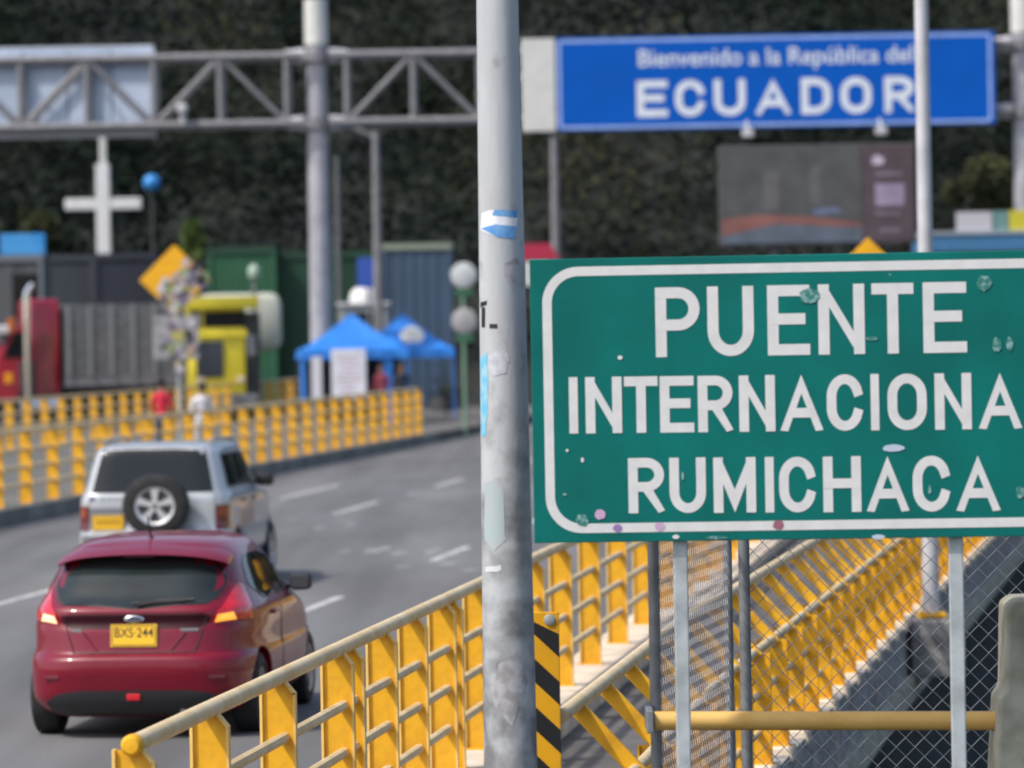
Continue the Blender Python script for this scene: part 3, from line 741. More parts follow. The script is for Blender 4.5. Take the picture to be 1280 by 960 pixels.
mirror_glass = mat('mirror glass', (.1, .1, .11), .08, .6)
trim_dark = mat('dark trim', (.022, .022, .024), .55)

def hatchback():
    Z0 = 5600 / 170.0; x0 = (159 - 640) / 170.0
    root = empty('car', (x0, Z0, 0), ROADYAW + R(1.0)); root.scale = (1.03, 1, 1); tag(root, 'burgundy red hatchback with yellow plate driving behind the silver car', 'car')
    ym = 1.75
    # z, half width, rear, front, rear exponent, front exponent
    LV_ = [(.16, .70, .16, 3.75, 5, 4), (.22, .80, .09, 3.85, 5.5, 4), (.30, .845, .045, 3.90, 5.5, 4), (.42, .858, .015, 3.94, 5.2, 4), (.52, .862, .0, 3.95, 5, 4), (.585, .862, .005, 3.95, 4.8, 4),
          (.612, .858, .022, 3.94, 4.6, 4), (.635, .852, .060, 3.93, 4.6, 4), (.70, .85, .078, 3.9, 4.6, 4), (.80, .852, .10, 3.82, 4.6, 3.6), (.86, .852, .125, 3.6, 4.6, 3.4), (.905, .85, .115, 3.35, 4.6, 3.2), (.94, .842, .118, 3.15, 4.6, 3.2), (.975, .82, .15, 3.0, 4.8, 3.2),
          (1.02, .79, .21, 2.92, 5, 3.2), (1.12, .745, .30, 2.70, 5, 3.2), (1.22, .70, .39, 2.47, 5, 3.2), (1.31, .655, .47, 2.25, 5, 3.2), (1.37, .61, .53, 2.05, 4.5, 3), (1.415, .555, .62, 1.95, 4, 3), (1.445, .46, .78, 1.88, 3.5, 3), (1.462, .32, 1.05, 1.84, 3, 3)]
    c = Car(LV_, ym)
    wh = [(-.735, .70, .295), (.735, .70, .295), (-.735, 3.17, .295), (.735, 3.17, .295)]
    body = cut_arches(c.body(), 'body', red_body, root, [(math.copysign(.80, a), y, z) for a, y, z in wh], .345)
    # dark underbody and wheel wells
    mb = MB(); mb.box((0, 1.95, .36), (1.10, 3.3, .3)); mb.build('underbody', black, root)
    for p in wh: wheel(root, p, (math.copysign(1, p[0]), 0, 0), .298, .20, .20, mat('alloy', (.4, .4, .42), .35, .7), 5)
    # rear window with dark frame
    win = [(-.50, .985), (-.575, 1.03), (-.625, 1.12), (-.610, 1.19), (-.56, 1.258), (.56, 1.258), (.610, 1.19), (.625, 1.12), (.575, 1.03), (.50, .985), (0, .968)]
    c.patch(rows_poly(win, 14), 'rear', .007).build('rear_window', glass2, root, smooth=True)
    fr = [(-.53, .972), (-.60, 1.02), (-.645, 1.12), (-.642, 1.21), (-.625, 1.335), (.625, 1.335), (.642, 1.21), (.645, 1.12), (.60, 1.02), (.53, .972), (0, .956)]
    c.patch(rows_poly(fr, 14), 'rear', .003).build('window_frame', black, root, smooth=True)
    # roof spoiler
    mb = MB(); n = 18; vs = []; fs = []
    for i in range(n + 1):
        t = -1 + 2 * i / n; x = .625 * t; dy = .05 * t * t + .10 * abs(t) ** 6; dz = -.045 * t * t - .035 * abs(t) ** 6
        vs += [(x, .335 + dy, 1.350 + dz), (x, .44 + dy * .8, 1.388 + dz), (x, .72, 1.432 + dz * 1.15 - .012 * abs(t) ** 4), (x, .72, 1.36 + dz), (x, .40 + dy, 1.336 + dz)]
    for i in range(n):
        for k in range(5): fs.append((i * 5 + k, i * 5 + (k + 1) % 5, i * 5 + 5 + (k + 1) % 5, i * 5 + 5 + k))
    fs += [tuple(range(5)), tuple(range(n * 5 + 4, n * 5 - 1, -1))]
    mb.add(vs, fs); sp = mb.build('spoiler', red_body, root, smooth=True)
    mb = MB(); mb.box((0, .372, 1.335), (.22, .02, .012), bev=.003); mb.build('brake_light', dark_red_lens, sp)
    # tail lamps
    for sg in (-1, 1):
        q = [(sg * a, z) for a, z in ((.565, .845), (.80, .86), (.79, .95), (.745, 1.03), (.705, 1.115), (.685, 1.125), (.655, 1.06), (.625, .97), (.59, .93))]
        tl = c.patch(rows_poly(q, 14), 'rear', .010, 8).build('tail_light', red_lens, root, smooth=True)
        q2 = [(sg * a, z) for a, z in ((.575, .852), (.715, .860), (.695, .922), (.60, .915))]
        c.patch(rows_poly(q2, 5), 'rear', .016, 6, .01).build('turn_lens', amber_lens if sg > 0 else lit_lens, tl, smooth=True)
    # dark groove over the plate, handle bar and emblem
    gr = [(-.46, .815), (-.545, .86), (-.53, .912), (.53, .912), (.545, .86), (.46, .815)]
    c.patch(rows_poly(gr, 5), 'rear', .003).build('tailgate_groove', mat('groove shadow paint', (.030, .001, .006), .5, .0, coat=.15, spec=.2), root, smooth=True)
    lp_ = [(-.50, .925), (-.48, .945), (.48, .945), (.50, .925)]
    c.patch(rows_poly(lp_, 3), 'rear', .014).build('tailgate_lip', red_body, root, smooth=True)
    y = c.rear_y(0, .885) - .014
    em = MB(); em.lathe([(0, .010), (.050, .010), (.058, .004), (.060, 0)], (0, 0, 0), (0, -1, 0), 28); e = em.build('emblem', chrome, root, smooth=True); e.location = (0, y, .885); e.scale = (1.25, 1, .50)
    em = MB(); em.lathe([(0, .012), (.042, .012), (.046, .009)], (0, 0, 0), (0, -1, 0), 28); e2 = em.build('emblem_oval', mat('dark blue enamel', (.06, .07, .12), .3), e)
    number_plate(root, (0, c.rear_y(0, .765) - .012, .765), 'BXS\u00b7244', .335, .165, R(-9))
    # tailgate shut lines: side seams and lower seam
    for sg in (-1, 1):
        mb = MB(); pts = []
        for t in range(9):
            z = .645 + .275 * t / 8; x = sg * (.44 + .09 * t / 8 + .03 * math.sin(t)*0); pts.append((x, c.rear_y(x, z) - .0015, z))
        mb.tube(pts, .0045, 6); mb.build('shut_line', black, root, smooth=True)
        mb = MB(); pts = [(sg * (.27 + .10 * t / 5), c.rear_y(sg * .3, .66 + .13 * t / 5) - .004, .66 + .13 * t / 5) for t in range(6)]
        mb.tube(pts, .006, 6); mb.build('crease', red_body, root, smooth=True)
    mb = MB(); mb.tube([(-.45 + .9 * t / 12, c.rear_y(-.45 + .9 * t / 12, .642) - .001, .642) for t in range(13)], .005, 6); mb.build('shut_line', black, root, smooth=True)
    # badges
    for x, wd in ((-.42, .07), (.40, .13)):
        mb = MB(); mb.box((x, c.rear_y(x, .805) - .004, .805), (wd, .006, .022), rotz(.1 if x > 0 else -.1)); mb.build('badge', chrome, root)
    # wiper
    mb = MB(); yw = lambda x, z: c.rear_y(x, z) - .02
    mb.tube([(.02, yw(.02, .985), .985), (.12, yw(.12, 1.0), 1.0), (.36, yw(.36, 1.01), 1.013)], [.022, .018, .013], 8)
    mb.tube([(-.02, yw(-.0, 1.0), .995), (.2, yw(.2, 1.02), 1.018), (.42, yw(.42, 1.02), 1.020)], .013, 6); mb.build('wiper', black, root, smooth=True)
    # valance with red fog lamp and bumper lower lip
    va = [(-.60, .17), (-.66, .27), (-.58, .335), (-.40, .365), (.40, .365), (.58, .335), (.66, .27), (.60, .17)]
    vv = c.patch(rows_poly(va, 8), 'rear', .010, 16, .03).build('rear_valance', trim_dark, root, smooth=True)
    mb = MB(); mb.box((0, c.rear_y(0, .315) - .018, .315), (.10, .018, .05), bev=.008); mb.build('fog_lamp', mat('red fog lens', (.55, .01, .02), .15, coat=.5), vv)
    for sg in (-1, 1):
        mb = MB(); x = sg * .60; mb.box((x, c.rear_y(x, .46) - .004, .46), (.12, .012, .03), rotz(sg * .35), bev=.004); mb.build('reflector', dark_red_lens, root)
    # antenna
    mb = MB(); mb.lathe([(.028, 0), (.026, .012), (.012, .03)], (0, .86, 1.435), (0, 0, 1), 14); mb.tube([(0, .86, 1.45), (0, .72, 1.62)], [.008, .004], 8); mb.build('antenna', black, root, smooth=True)
    # side glass, pillars, handles and mirrors
    for face, sg in (('right', 1), ('left', -1)):
        q = [(.72, 1.10), (.86, 1.25), (1.02, 1.315), (1.50, 1.315), (1.52, .99), (1.0, .985)]
        c.patch(rows_poly(q, 10), face, .006, 10).build('side_window', glass, root, smooth=True)
        q = [(1.57, .985), (1.56, 1.315), (1.90, 1.30), (2.25, 1.14), (2.46, .985)]
        c.patch(rows_poly(q, 10), face, .006, 10).build('side_window', glass, root, smooth=True)
        mb = MB(); mb.box((sg * (c.side_x(1.18, .87) + .012), 1.18, .87), (.03, .18, .03), bev=.01); mb.build('door_handle', red_body, root, smooth=True)
        mb = MB(); mb.tube([(sg * (c.side_x(1.545, .25 + .72 * t / 8) + .0005), 1.545, .25 + .72 * t / 8) for t in range(9)], .004, 5); mb.build('shut_line', black, root)
        mb = MB(); mb.box((sg * .845, 2.24, 1.005), (.10, .09, .05), bev=.02)
        mb.build('mirror_arm', black, root, smooth=True)
        mb = MB(); mb.box((sg * .905, 2.23, 1.035), (.165, .11, .135), Matrix.Rotation(sg * -.06, 3, 'Y'), bev=.035); mr_ = mb.build('wing_mirror', trim_dark, root, smooth=True)
        mb = MB(); mb.box((sg * .905, 2.172, 1.035), (.13, .006, .10), bev=.002); mb.build('mirror_glass', mirror_glass, mr_)
    # windscreen and head lamps (front)
    mb = MB(); mb.tube([(.35, .32, .22), (.35, .08, .20)], .025, 10); mb.build('exhaust_pipe', steel_m, root, smooth=True)
hatchback()

def suv():
    Z0 = 5600 / 107.0; x0 = (185 - 640) / 107.0
    root = empty('suv', (x0, Z0, 0), ROADYAW + R(.8)); root.scale = (1.07, 1, 1); tag(root, 'silver off-roader with spare wheel on its tailgate ahead of red hatchback', 'car')
    ym = 1.9
    LV_ = [(.30, .74, .10, 3.85, 12, 5), (.36, .80, .04, 3.92, 12, 5), (.46, .845, .0, 3.98, 12, 5), (.62, .85, .0, 4.0, 12, 5), (.68, .85, .01, 4.0, 12, 5), (.705, .85, .085, 3.98, 12, 5), (.80, .85, .105, 3.95, 12, 5), (.95, .85, .11, 3.85, 12, 5),
           (1.06, .845, .115, 3.55, 12, 5), (1.12, .825, .13, 3.0, 12, 4.5), (1.17, .80, .15, 2.85, 12, 4.5), (1.40, .745, .225, 2.55, 12, 4.5), (1.60, .69, .29, 2.25, 12, 4.5), (1.665, .665, .32, 2.15, 8, 4), (1.70, .63, .40, 2.05, 6, 4), (1.715, .54, .55, 2.0, 5, 4)]
    c = Car(LV_, ym)
    wh = [(-.745, .76, .345), (.745, .76, .345), (-.745, 3.24, .345), (.745, 3.24, .345)]
    cut_arches(c.body(n=112), 'body', silver_body, root, [(math.copysign(.80, a), y, z) for a, y, z in wh], .41)
    mb = MB(); mb.box((0, 1.95, .45), (1.1, 3.3, .3)); mb.build('underbody', black, root)
    al = mat('bright alloy', (.62, .62, .63), .3, .6)
    for p in wh: wheel(root, p, (math.copysign(1, p[0]), 0, 0), .348, .23, .215, al, 5)
    win = [(-.785, 1.150), (-.765, 1.25), (-.682, 1.58), (-.645, 1.680), (.645, 1.680), (.682, 1.58), (.765, 1.25), (.785, 1.150)]
    c.patch(rows_poly(win, 12), 'rear', .006).build('rear_window', glass, root, smooth=True)
    # tailgate seam, spare wheel and carrier
    for x in (-.70, .70):
        mb = MB(); mb.tube([(x, c.rear_y(x, .72 + .42 * t / 6) - .001, .72 + .42 * t / 6) for t in range(7)], .005, 5); mb.build('shut_line', black, root)
    mb = MB(); mb.box((.09, .02, 1.01), (.30, .18, .30), bev=.03); mb.build('wheel_carrier', black, root)
    wheel(root, (.09, -.14, 1.01), (0, -1, 0), .365, .225, .225, al, 5, 'spare_wheel')
    # plate with dark recess, script badge
    mb = MB(); mb.box((-.485, c.rear_y(-.48, .86) - .006, .845), (.40, .014, .27), bev=.004); mb.build('plate_recess', mat('recess grey', (.16, .17, .20), .5), root)
    number_plate(root, (-.485, c.rear_y(-.48, .82) - .022, .805), None, .35, .175)
    for k in range(5):
        mb = MB(); mb.box((-.485 + (k - 2) * .055, c.rear_y(-.48, .82) - .028, .815), (.032, .003, .075)); mb.build('plate_character', mat('plate brown', (.36, .19, .01), .6), root)
    for k in range(7):
        mb = MB(); mb.box((-.50 + k * .04 - .08, c.rear_y(-.4, 1.09) - .004, 1.085), (.026, .006, .024 + .012 * (k % 2))); mb.build('badge_letter', chrome, root)
    mb = MB(); mb.lathe([(0, .008), (.03, .008), (.034, 0)], (-.66, c.rear_y(-.66, 1.09) - .001, 1.085), (0, -1, 0), 16); mb.build('emblem', mat('badge blue', (.05, .07, .2), .4), root)
    for sg in (-1, 1):
        q = [(sg * .705, .64 + .07), (sg * .705, 1.00), (sg * .86, 1.00), (sg * .86, .71)]
        t = c.patch(rows_poly(q, 6), 'rear', .012, 10).build('tail_light', dark_red_lens, root, smooth=True)
        q = [(sg * .735, .87), (sg * .735, .98), (sg * .845, .98), (sg * .845, .87)]
        c.patch(rows_poly(q, 3), 'rear', .016, 6, .008).build('turn_lens', mat('dull orange lens', (.25, .05, .02), .2, coat=.5), t, smooth=True)
    # bumper cover in dark trim
    q = [(-.845, .40), (-.85, .66), (.85, .66), (.845, .40)]
    c.patch(rows_poly(q, 6), 'rear', .02, 20, .05).build('rear_bumper', mat('bumper grey', (.12, .12, .13), .55), root, smooth=True)
    for face, sg in (('right', 1), ('left', -1)):
        q = [(.50, 1.20), (.55, 1.58), (1.12, 1.58), (1.12, 1.20)]
        c.patch(rows_poly(q, 8), face, .005, 8).build('side_window', glass, root, smooth=True)
        q = [(1.18, 1.20), (1.18, 1.58), (1.75, 1.58), (1.75, 1.20)]
        c.patch(rows_poly(q, 8), face, .005, 8).build('side_window', glass, root, smooth=True)
        q = [(1.81, 1.20), (1.81, 1.58), (2.08, 1.56), (2.45, 1.20)]
        c.patch(rows_poly(q, 8), face, .005, 8).build('side_window', glass, root, smooth=True)
        mb = MB(); mb.tube([(sg * .60, .5, 1.715), (sg * .60, .6, 1.75), (sg * .60, 1.9, 1.75), (sg * .60, 2.0, 1.70)], .018, 8); mb.build('roof_rail', mat('roof rail', (.3, .3, .32), .4, .4), root, smooth=True)
        mb = MB(); mb.box((sg * .83, 2.38, 1.19), (.12, .07, .05), bev=.02); mb.build('mirror_arm', black, root)
        mb = MB(); mb.box((sg * .92, 2.36, 1.225), (.20, .13, .16), bev=.04); mb.build('wing_mirror', black, root, smooth=True)
        for yy in (1.0, 1.78):
            mb = MB(); mb.box((sg * (c.side_x(yy, 1.02) + .012), yy + .14, 1.02), (.03, .16, .035), bev=.01); mb.build('door_handle', black, root)
        q = [(.2, .60), (.2, .70), (3.7, .70), (3.7, .60)]
        for a, b in ((1.17, 2.83),):
            c.patch([(z, a, b) for z in (.60, .65, .70)], face, .018, 14).build('side_cladding', mat('cladding silver', (.36, .38, .40), .5, .2), root, smooth=True)
    mb = MB(); mb.tube([(0.02, .55, 1.71), (0.02, .50, 1.90)], .004, 6); mb.build('antenna', black, root)
suv()

# ================================================================== gantry with welcome sign
GZ = 140.0
def gz(px, py, Z=GZ): p = P(px, py, Z); return p
gantry = empty('sign_gantry', (gz(402, 430).x, GZ, 0)); tag(gantry, 'grey steel truss gantry across the road carrying the blue welcome sign', 'gantry')
GB = Vector(gantry.location)
def gl(px, py, dy=0): p = gz(px, py, GZ + dy); return Vector((p.x - GB.x, dy, p.z - GB.z))
zt_ = gl(402, 70).z; zb_ = gl(402, 154).z
xl_, xr_ = gl(-260, 430).x, gl(1284, 430).x
for cx in (0, xr_):
    mb = MB(); mb.tube([(cx, 0, -.06), (cx, 0, 1), (cx, 0, gl(402, -2).z)], [.37, .36, .30], 20); mb.build('column', mat('gantry column grey', (.33, .33, .36), .5, .1, var=.15, vs=2), gantry, smooth=True)
    mb = MB(); mb.tube([(cx, 0, zt_ + .35), (cx, 0, zt_ + 1.75)], .36, 20); mb.build('column_cap', offwhite, gantry, smooth=True)
    for z in (zt_, zb_):
        mb = MB(); mb.tube([(cx, 0, z - .16), (cx, 0, z + .16)], .46, 20); mb.build('collar', steel_m, gantry, smooth=True)
        for sg in (-1, 1):
            mb = MB(); mb.tube([(cx + sg * .38, 0, z), (cx + sg * 1.0, 0, z + .02)], [.26, .17], 12); mb.build('socket', steel_l, gantry, smooth=True)
for dy in (-.55, .55):
    for z in (zt_, zb_):
        for a, b in ((xl_, -.4), (.4, xr_ - .4)):
            mb = MB(); mb.tube([(a, dy, z), (b, dy, z)], .125, 10); mb.build('chord', steel_m, gantry, smooth=True)
    step = 2.07
    def bay(x0, nb, sgn, ph):
        for k in range(nb + 1):
            x = x0 + sgn * step * k
            mb = MB(); mb.tube([(x, dy, zb_), (x, dy, zt_)], .10, 8); mb.build('vertical', steel_m, gantry, smooth=True)
            if k < nb:
                a, b = (zb_, zt_) if (k + ph) % 2 else (zt_, zb_)
                mb = MB(); mb.tube([(x + sgn * .12, dy, b + (.12 if b == zb_ else -.12)), (x + sgn * (step - .12), dy, a + (.12 if a == zb_ else -.12))], .075, 8); mb.build('diagonal', steel_m, gantry, smooth=True)
    bay(-.92, 7, -1, 0); bay(.95, int((xr_ - 1.8) / step), 1, 0)
for z in (zt_, zb_):
    for k in range(-7, 16):
        x = .95 + step * k
        if x < xr_:
            mb = MB(); mb.tube([(x, -.55, z), (x, .55, z)], .06, 6); mb.build('cross_tie', steel_m, gantry)
# blue sign panel
bp_ = Plane(P(697, 164, GZ - .85), 0)
bu, bvt = bp_.uv(1243, 39); _, bv0 = bp_.uv(697, 164)
ws = empty('welcome_sign', (bp_.O.x, bp_.O.y, bp_.O.z)); tag(ws, 'long blue welcome sign with white ECUADOR lettering on the gantry', 'sign')
BO = Vector((0, 0, 0)); hgt = bp_.uv(697, 48)[1]
mb = MB(); mb.box((bu / 2, .06, hgt / 2), (bu, .12, hgt), bev=.02); mb.build('panel', blue_sign, ws)
mb = MB(); xw = bp_.uv(652, 100)[0]; mb.box((xw / 2 - .02, .07, hgt / 2), (-xw - .04, .12, hgt), bev=.02); mb.build('end_panel', offwhite, ws)
mb = MB(); ribbon(mb, rrect(.08, .10, bu - .16, hgt - .10, .12, 6), .085, (-99, 99, -99, 99), BO, LU, LV, LD, .004); mb.build('border', border_b, ws, fix=False)
sx = lambda v: 780 + v * .375
for ch, a, b in (('E', 42, 145), ('C', 170, 270), ('U', 300, 405), ('A', 437, 557), ('D', 590, 690), ('O', 722, 825), ('R', 868, 968)):
    u0 = bp_.uv(sx(a), 120)[0]; u1_ = bp_.uv(sx(b), 120)[0]; pxm = (sx(a) + sx(b)) / 2
    v0 = bp_.uv(797, 146.5)[1]; v1 = bp_.uv(797, 101)[1]
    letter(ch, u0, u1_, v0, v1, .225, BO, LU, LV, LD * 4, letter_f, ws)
def tw(me): return (max(v.co.x for v in me.vertices) - min(v.co.x for v in me.vertices)) if len(me.vertices) else 0
txt = 'Bienvenido a la Rep\u00fablica del'; u0 = bp_.uv(798, 75)[0]; u1_ = bp_.uv(1141, 70)[0]
full = tw(text_mesh(txt, .74)); sc_ = (u1_ - u0) / full; zt2 = bp_.uv(797, 83)[1]
for i, ch in enumerate(txt):
    if ch == ' ': continue
    me = text_mesh(ch, .74); wch = tw(me); xr2 = tw(text_mesh(txt[:i + 1], .74)); xc = (min(v.co.x for v in me.vertices) + max(v.co.x for v in me.vertices)) / 2
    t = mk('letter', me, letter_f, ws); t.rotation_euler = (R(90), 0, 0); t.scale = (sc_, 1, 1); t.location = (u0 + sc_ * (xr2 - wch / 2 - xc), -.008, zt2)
for px in (932, 1097):
    q = gl(px, 168); mb = MB(); mb.tube([(q.x, -.8, zb_ - .2), (q.x, -1.3, zb_ - .55)], .05, 8); mb.box((q.x, -1.35, zb_ - .6), (.35, .3, .25), bev=.04); mb.build('floodlight', steel_l, gantry)
# pale panel on the left arm, behind the truss
q0 = gl(-80, 62, .75); q1 = gl(195, 172, .75)
pn = empty('gantry_panel', (GB.x + q0.x, GZ + .75, GB.z + q1.z)); tag(pn, 'pale blue grey blank sign panel behind the gantry truss', 'sign panel')
wq = q1.x - q0.x; hq = q0.z - q1.z
m_pan = mat('pale blue sheet', (.50, .58, .72), .35, col2=(.36, .44, .56), vs=.5, detail=3)
nq = 5
for k in range(nq):
    mb = MB(); mb.box((wq * (k + .5) / nq, 0, hq * .56), (wq / nq - .05, .05, hq * .86)); mb.build('sheet', m_pan, pn)
mb = MB(); mb.box((wq / 2, .05, hq - .05), (wq, .12, .16)); mb.box((wq / 2, .05, .12), (wq, .3, .16)); mb.box((wq - .05, .05, hq / 2), (.12, .12, hq)); mb.build('frame', mat('pale frame', (.46, .48, .52), .5), pn)
mb = MB(); q = gl(230, 140); mb.tube([(q.x, -.55, zb_ + .1), (q.x, -.55, zb_ + .45)], .09, 8); mb.box((q.x, -.75, zb_ + .5), (.3, .5, .28), bev=.06); mb.build('camera_unit', steel_l, gantry)

# plain poles behind the gantry
def plain_pole(px, ytop, Z, r, m, label, arm=None):
    p = P(px, ytop, Z); o = empty('lamp_post', (X(px, Z), Z, 0)); tag(o, label, 'pole'); b = th(o.location.x, Z); o.location.z = b; h = p.z - b
    mb = MB(); mb.tube([(0, 0, -.2), (0, 0, h * .55), (0, 0, h)], [r, r * .92, r * .7], 14); mb.build('shaft', m, o, smooth=True)
    mb = MB(); mb.lathe([(r * 1.5, 0), (r * 1.5, .3), (r * 1.05, .45)], (0, 0, 0), (0, 0, 1), 14); mb.build('base_sleeve', m, o, smooth=True)
    if arm:
        mb = MB(); mb.tube([(0, 0, h - .2), (arm * .8, 0, h + .2), (arm * 1.7, 0, h + .25)], r * .4, 8); mb.build('arm', m, o, smooth=True)
        mb = MB(); mb.box((arm * 2.0, 0, h + .24), (.8, .25, .14), bev=.05); mb.build('lamp_head', steel_m, o)
    return o
plain_pole(474, 165, 150, .17, steel_m, 'mid grey lamp pole standing between the blue square sign and the blue grey shed', -1)
plain_pole(425, 195, 168, .12, mat('dim grey steel', (.11, .12, .12), .6), 'dim thin pole just right of the gantry column')
plain_pole(697, 172, 152, .18, steel_m, 'grey pole beneath the off white end of the welcome sign')

# LED screen
lzv = 126.0
p0 = P(903, 305, lzv); p1 = P(1141, 181, lzv)
led = empty('video_screen', ((p0.x + p1.x) / 2, lzv, 0)); tag(led, 'large outdoor video screen under the blue welcome sign', 'screen')
wl = p1.x - p0.x; hl = p1.z - p0.z; zl = p0.z
mb = MB(); mb.box((0, .25, zl + hl / 2), (wl + .12, .5, hl + .12), bev=.03); mb.build('cabinet', steel_d, led)
mb = MB(); mb.tube([(-1.2, .3, 0), (-1.2, .3, zl)], .16, 12); mb.build('support_post', steel_d, led); mb = MB(); mb.tube([(1.2, .3, 0), (1.2, .3, zl)], .16, 12); mb.build('support_post', steel_d, led)
def scr(name, poly, col, e, d=.008):
    m = mat('screen ' + name, tuple(q * .7 for q in col), .6, emit=e * .8, var=.18, vs=1.6); mb = MB()
    mb.add([(-wl / 2 + a * wl, -d - .01, zl + hl * (1 - b)) for a, b in poly], [tuple(range(len(poly)))]); return mb.build(name, m, led, fix=False)
scr('picture_area', [(0, 0), (.73, 0), (.73, 1), (0, 1)], (.055, .058, .06), .5)
scr('picture_road', [(0, 1), (0, .93), (.25, .80), (.73, .84), (.73, 1)], (.07, .09, .12), .5, .012)
scr('picture_stripe', [(0, .92), (0, .74), (.22, .70), (.45, .73), (.73, .80), (.73, .85), (.28, .80)], (.17, .07, .06), .5, .015)
scr('picture_vehicle', [(.47, .66), (.60, .63), (.63, .70), (.47, .71)], (.10, .12, .20), .5, .018)
scr('picture_post', [(.46, .2), (.52, .2), (.52, .62), (.46, .62)], (.09, .09, .095), .4, .018)
scr('picture_post', [(.22, .25), (.30, .25), (.30, .66), (.22, .66)], (.075, .07, .07), .4, .018)
scr('side_column', [(.735, 0), (1, 0), (1, 1), (.735, 1)], (.06, .04, .05), .5)
scr('logo', [(.78, .14), (.81, .09), (.85, .14), (.84, .20), (.79, .20)], (.42, .36, .46), .5, .014)
scr('side_block', [(.80, .40), (.95, .40), (.95, .63), (.80, .63)], (.22, .18, .26), .5, .014)
for k, (a, b, y) in enumerate(((.80, .94, .28), (.80, .93, .69), (.82, .93, .87))):
    scr('text_bar', [(a, y), (b, y), (b, y + .035), (a, y + .035)], (.15, .12, .16), .5, .014)

# memorial cross
cz_ = 178.0
cr = empty('cross', (X(130, cz_, 300), cz_, th(X(130, cz_), cz_) - .2)); tag(cr, 'tall white cross rising above the dark trailers', 'cross'); cb = cr.location.z
z1 = Zp(130, 205, cz_) - cb; z2 = Zp(130, 172, cz_) - cb; za = Zp(130, 255, cz_) - cb; s_ = cz_ / F
mb = MB(); mb.box((0, 0, z1 / 2), (17 * s_, .45, z1), bev=.03); mb.build('upright', white, cr)
mb = MB(); mb.box((.02, 0, (z1 + z2) / 2), (8 * s_, .25, z2 - z1 + .1), bev=.02); mb.build('finial', offwhite, cr)
for sg in (-1, 1):
    mb = MB(); mb.box((sg * (8.6 * s_ + 19.5 * s_), .01, za), (39 * s_, .40, 14 * s_), bev=.03); mb.build('arm', white, cr)
mb = MB(); mb.box((0, 0, .2), (1.6, 1.6, .8), bev=.05); mb.build('plinth', concrete, cr)

# blue globe
bz_ = 176.0
bg_ = empty('globe_lamp', (X(191, bz_, 300), bz_, 0)); tag(bg_, 'small bright blue globe on a slender dark pole beside the cross', 'lamp')
zc_ = Zp(191, 228, bz_); mb = MB(); mb.tube([(0, 0, -.06), (0, 0, zc_ - .35)], [.07, .04], 8); mb.build('pole', steel_d, bg_)
mb = MB(); mb.lathe([(.01, -.36), (.16, -.32), (.29, -.2), (.35, -.02), (.31, .16), (.18, .28), (.01, .32)], (0, 0, zc_), (0, 0, 1), 18); mb.build('globe', mat('sky blue plastic', (.03, .22, .55), .4), bg_, smooth=True)
mb = MB(); mb.lathe([(.14, -.45), (.2, -.34)], (0, 0, zc_), (0, 0, 1), 12); mb.build('collar', steel_d, bg_)

# ================================================================== sheds, containers
def ribs_box(parent, name, c, d, m, nrib, proud=.04, m2=None, rm=None):
    mb = MB(); mb.box(c, d); mb.build(name, m, parent)
    for k in range(nrib):
        x = c[0] - d[0] / 2 + d[0] * (k + .5) / nrib
        mb = MB(); mb.box((x, c[1] - d[1] / 2 - proud / 2 + .002, c[2]), (d[0] / nrib * .5, proud, d[2] * .94)); mb.build('corrugation', m2 or m, parent)
def container(label, px0, px1, ytop, Z, z0, depth, m, nrib, cat='container', name='container', roofm=None, yaw=0, frame=None):
    x0, x1 = X(px0, Z), X(px1, Z); zt = Zp((px0 + px1) / 2, ytop, Z); g = th((x0 + x1) / 2, Z) if z0 == 0 else 0
    o = empty(name, ((x0 + x1) / 2, Z, g), yaw); tag(o, label, cat); wd = x1 - x0; h = zt - g - z0
    ribs_box(o, 'wall', (0, depth / 2, z0 + h / 2 - .03), (wd, depth, h), m, nrib)
    fm = frame or m
    for sx_ in (-1, 1):
        mb = MB(); mb.box((sx_ * (wd / 2 - .06), -.05, z0 + h / 2), (.14, .10, h)); mb.build('corner_post', fm, o)
    mb = MB(); mb.box((0, -.055, z0 + h - .04), (wd + .04, .11, .16)); mb.build('top_beam', roofm or fm, o)
    mb = MB(); mb.box((0, depth / 2, z0 + h + .06), (wd + .1, depth + .1, .1)); mb.build('roof', roofm or fm, o)
    return o, wd, h
navy = mat('navy container paint', (.018, .022, .034), .6, var=.2, vs=1); slate = mat('slate blue container paint', (.035, .042, .052), .6, var=.2, vs=1)
dgreen = mat('dark green corrugated sheet', (.012, .062, .030), .6, col2=(.009, .042, .022), vs=.4); lgreen = mat('mid green corrugated sheet', (.022, .105, .048), .6, var=.15, vs=.6)
bluegrey = mat('blue grey sheet', (.042, .075, .125), .6, var=.1, vs=.6); palegreen = mat('pale green trim', (.21, .25, .19), .6)
container('slate blue corrugated container between the grey booth and the navy container', 56, 119, 322, 172, 0, 2.6, slate, 8)
container('darker navy container below the white cross', 120, 197, 320, 171, 0, 2.6, navy, 9)
container('mid green corrugated shed behind the yellow truck', 262, 346, 313, 168, 0, 5, lgreen, 12, 'shed', 'shed', dgreen)
container('dark green corrugated shed behind the gantry column', 347, 478, 318, 169, 0, 5, dgreen, 16, 'shed', 'shed')
container('blue grey shed with a pale green roof edge behind the tents', 479, 566, 308, 166, 0, 5, bluegrey, 6, 'shed', 'shed', palegreen)
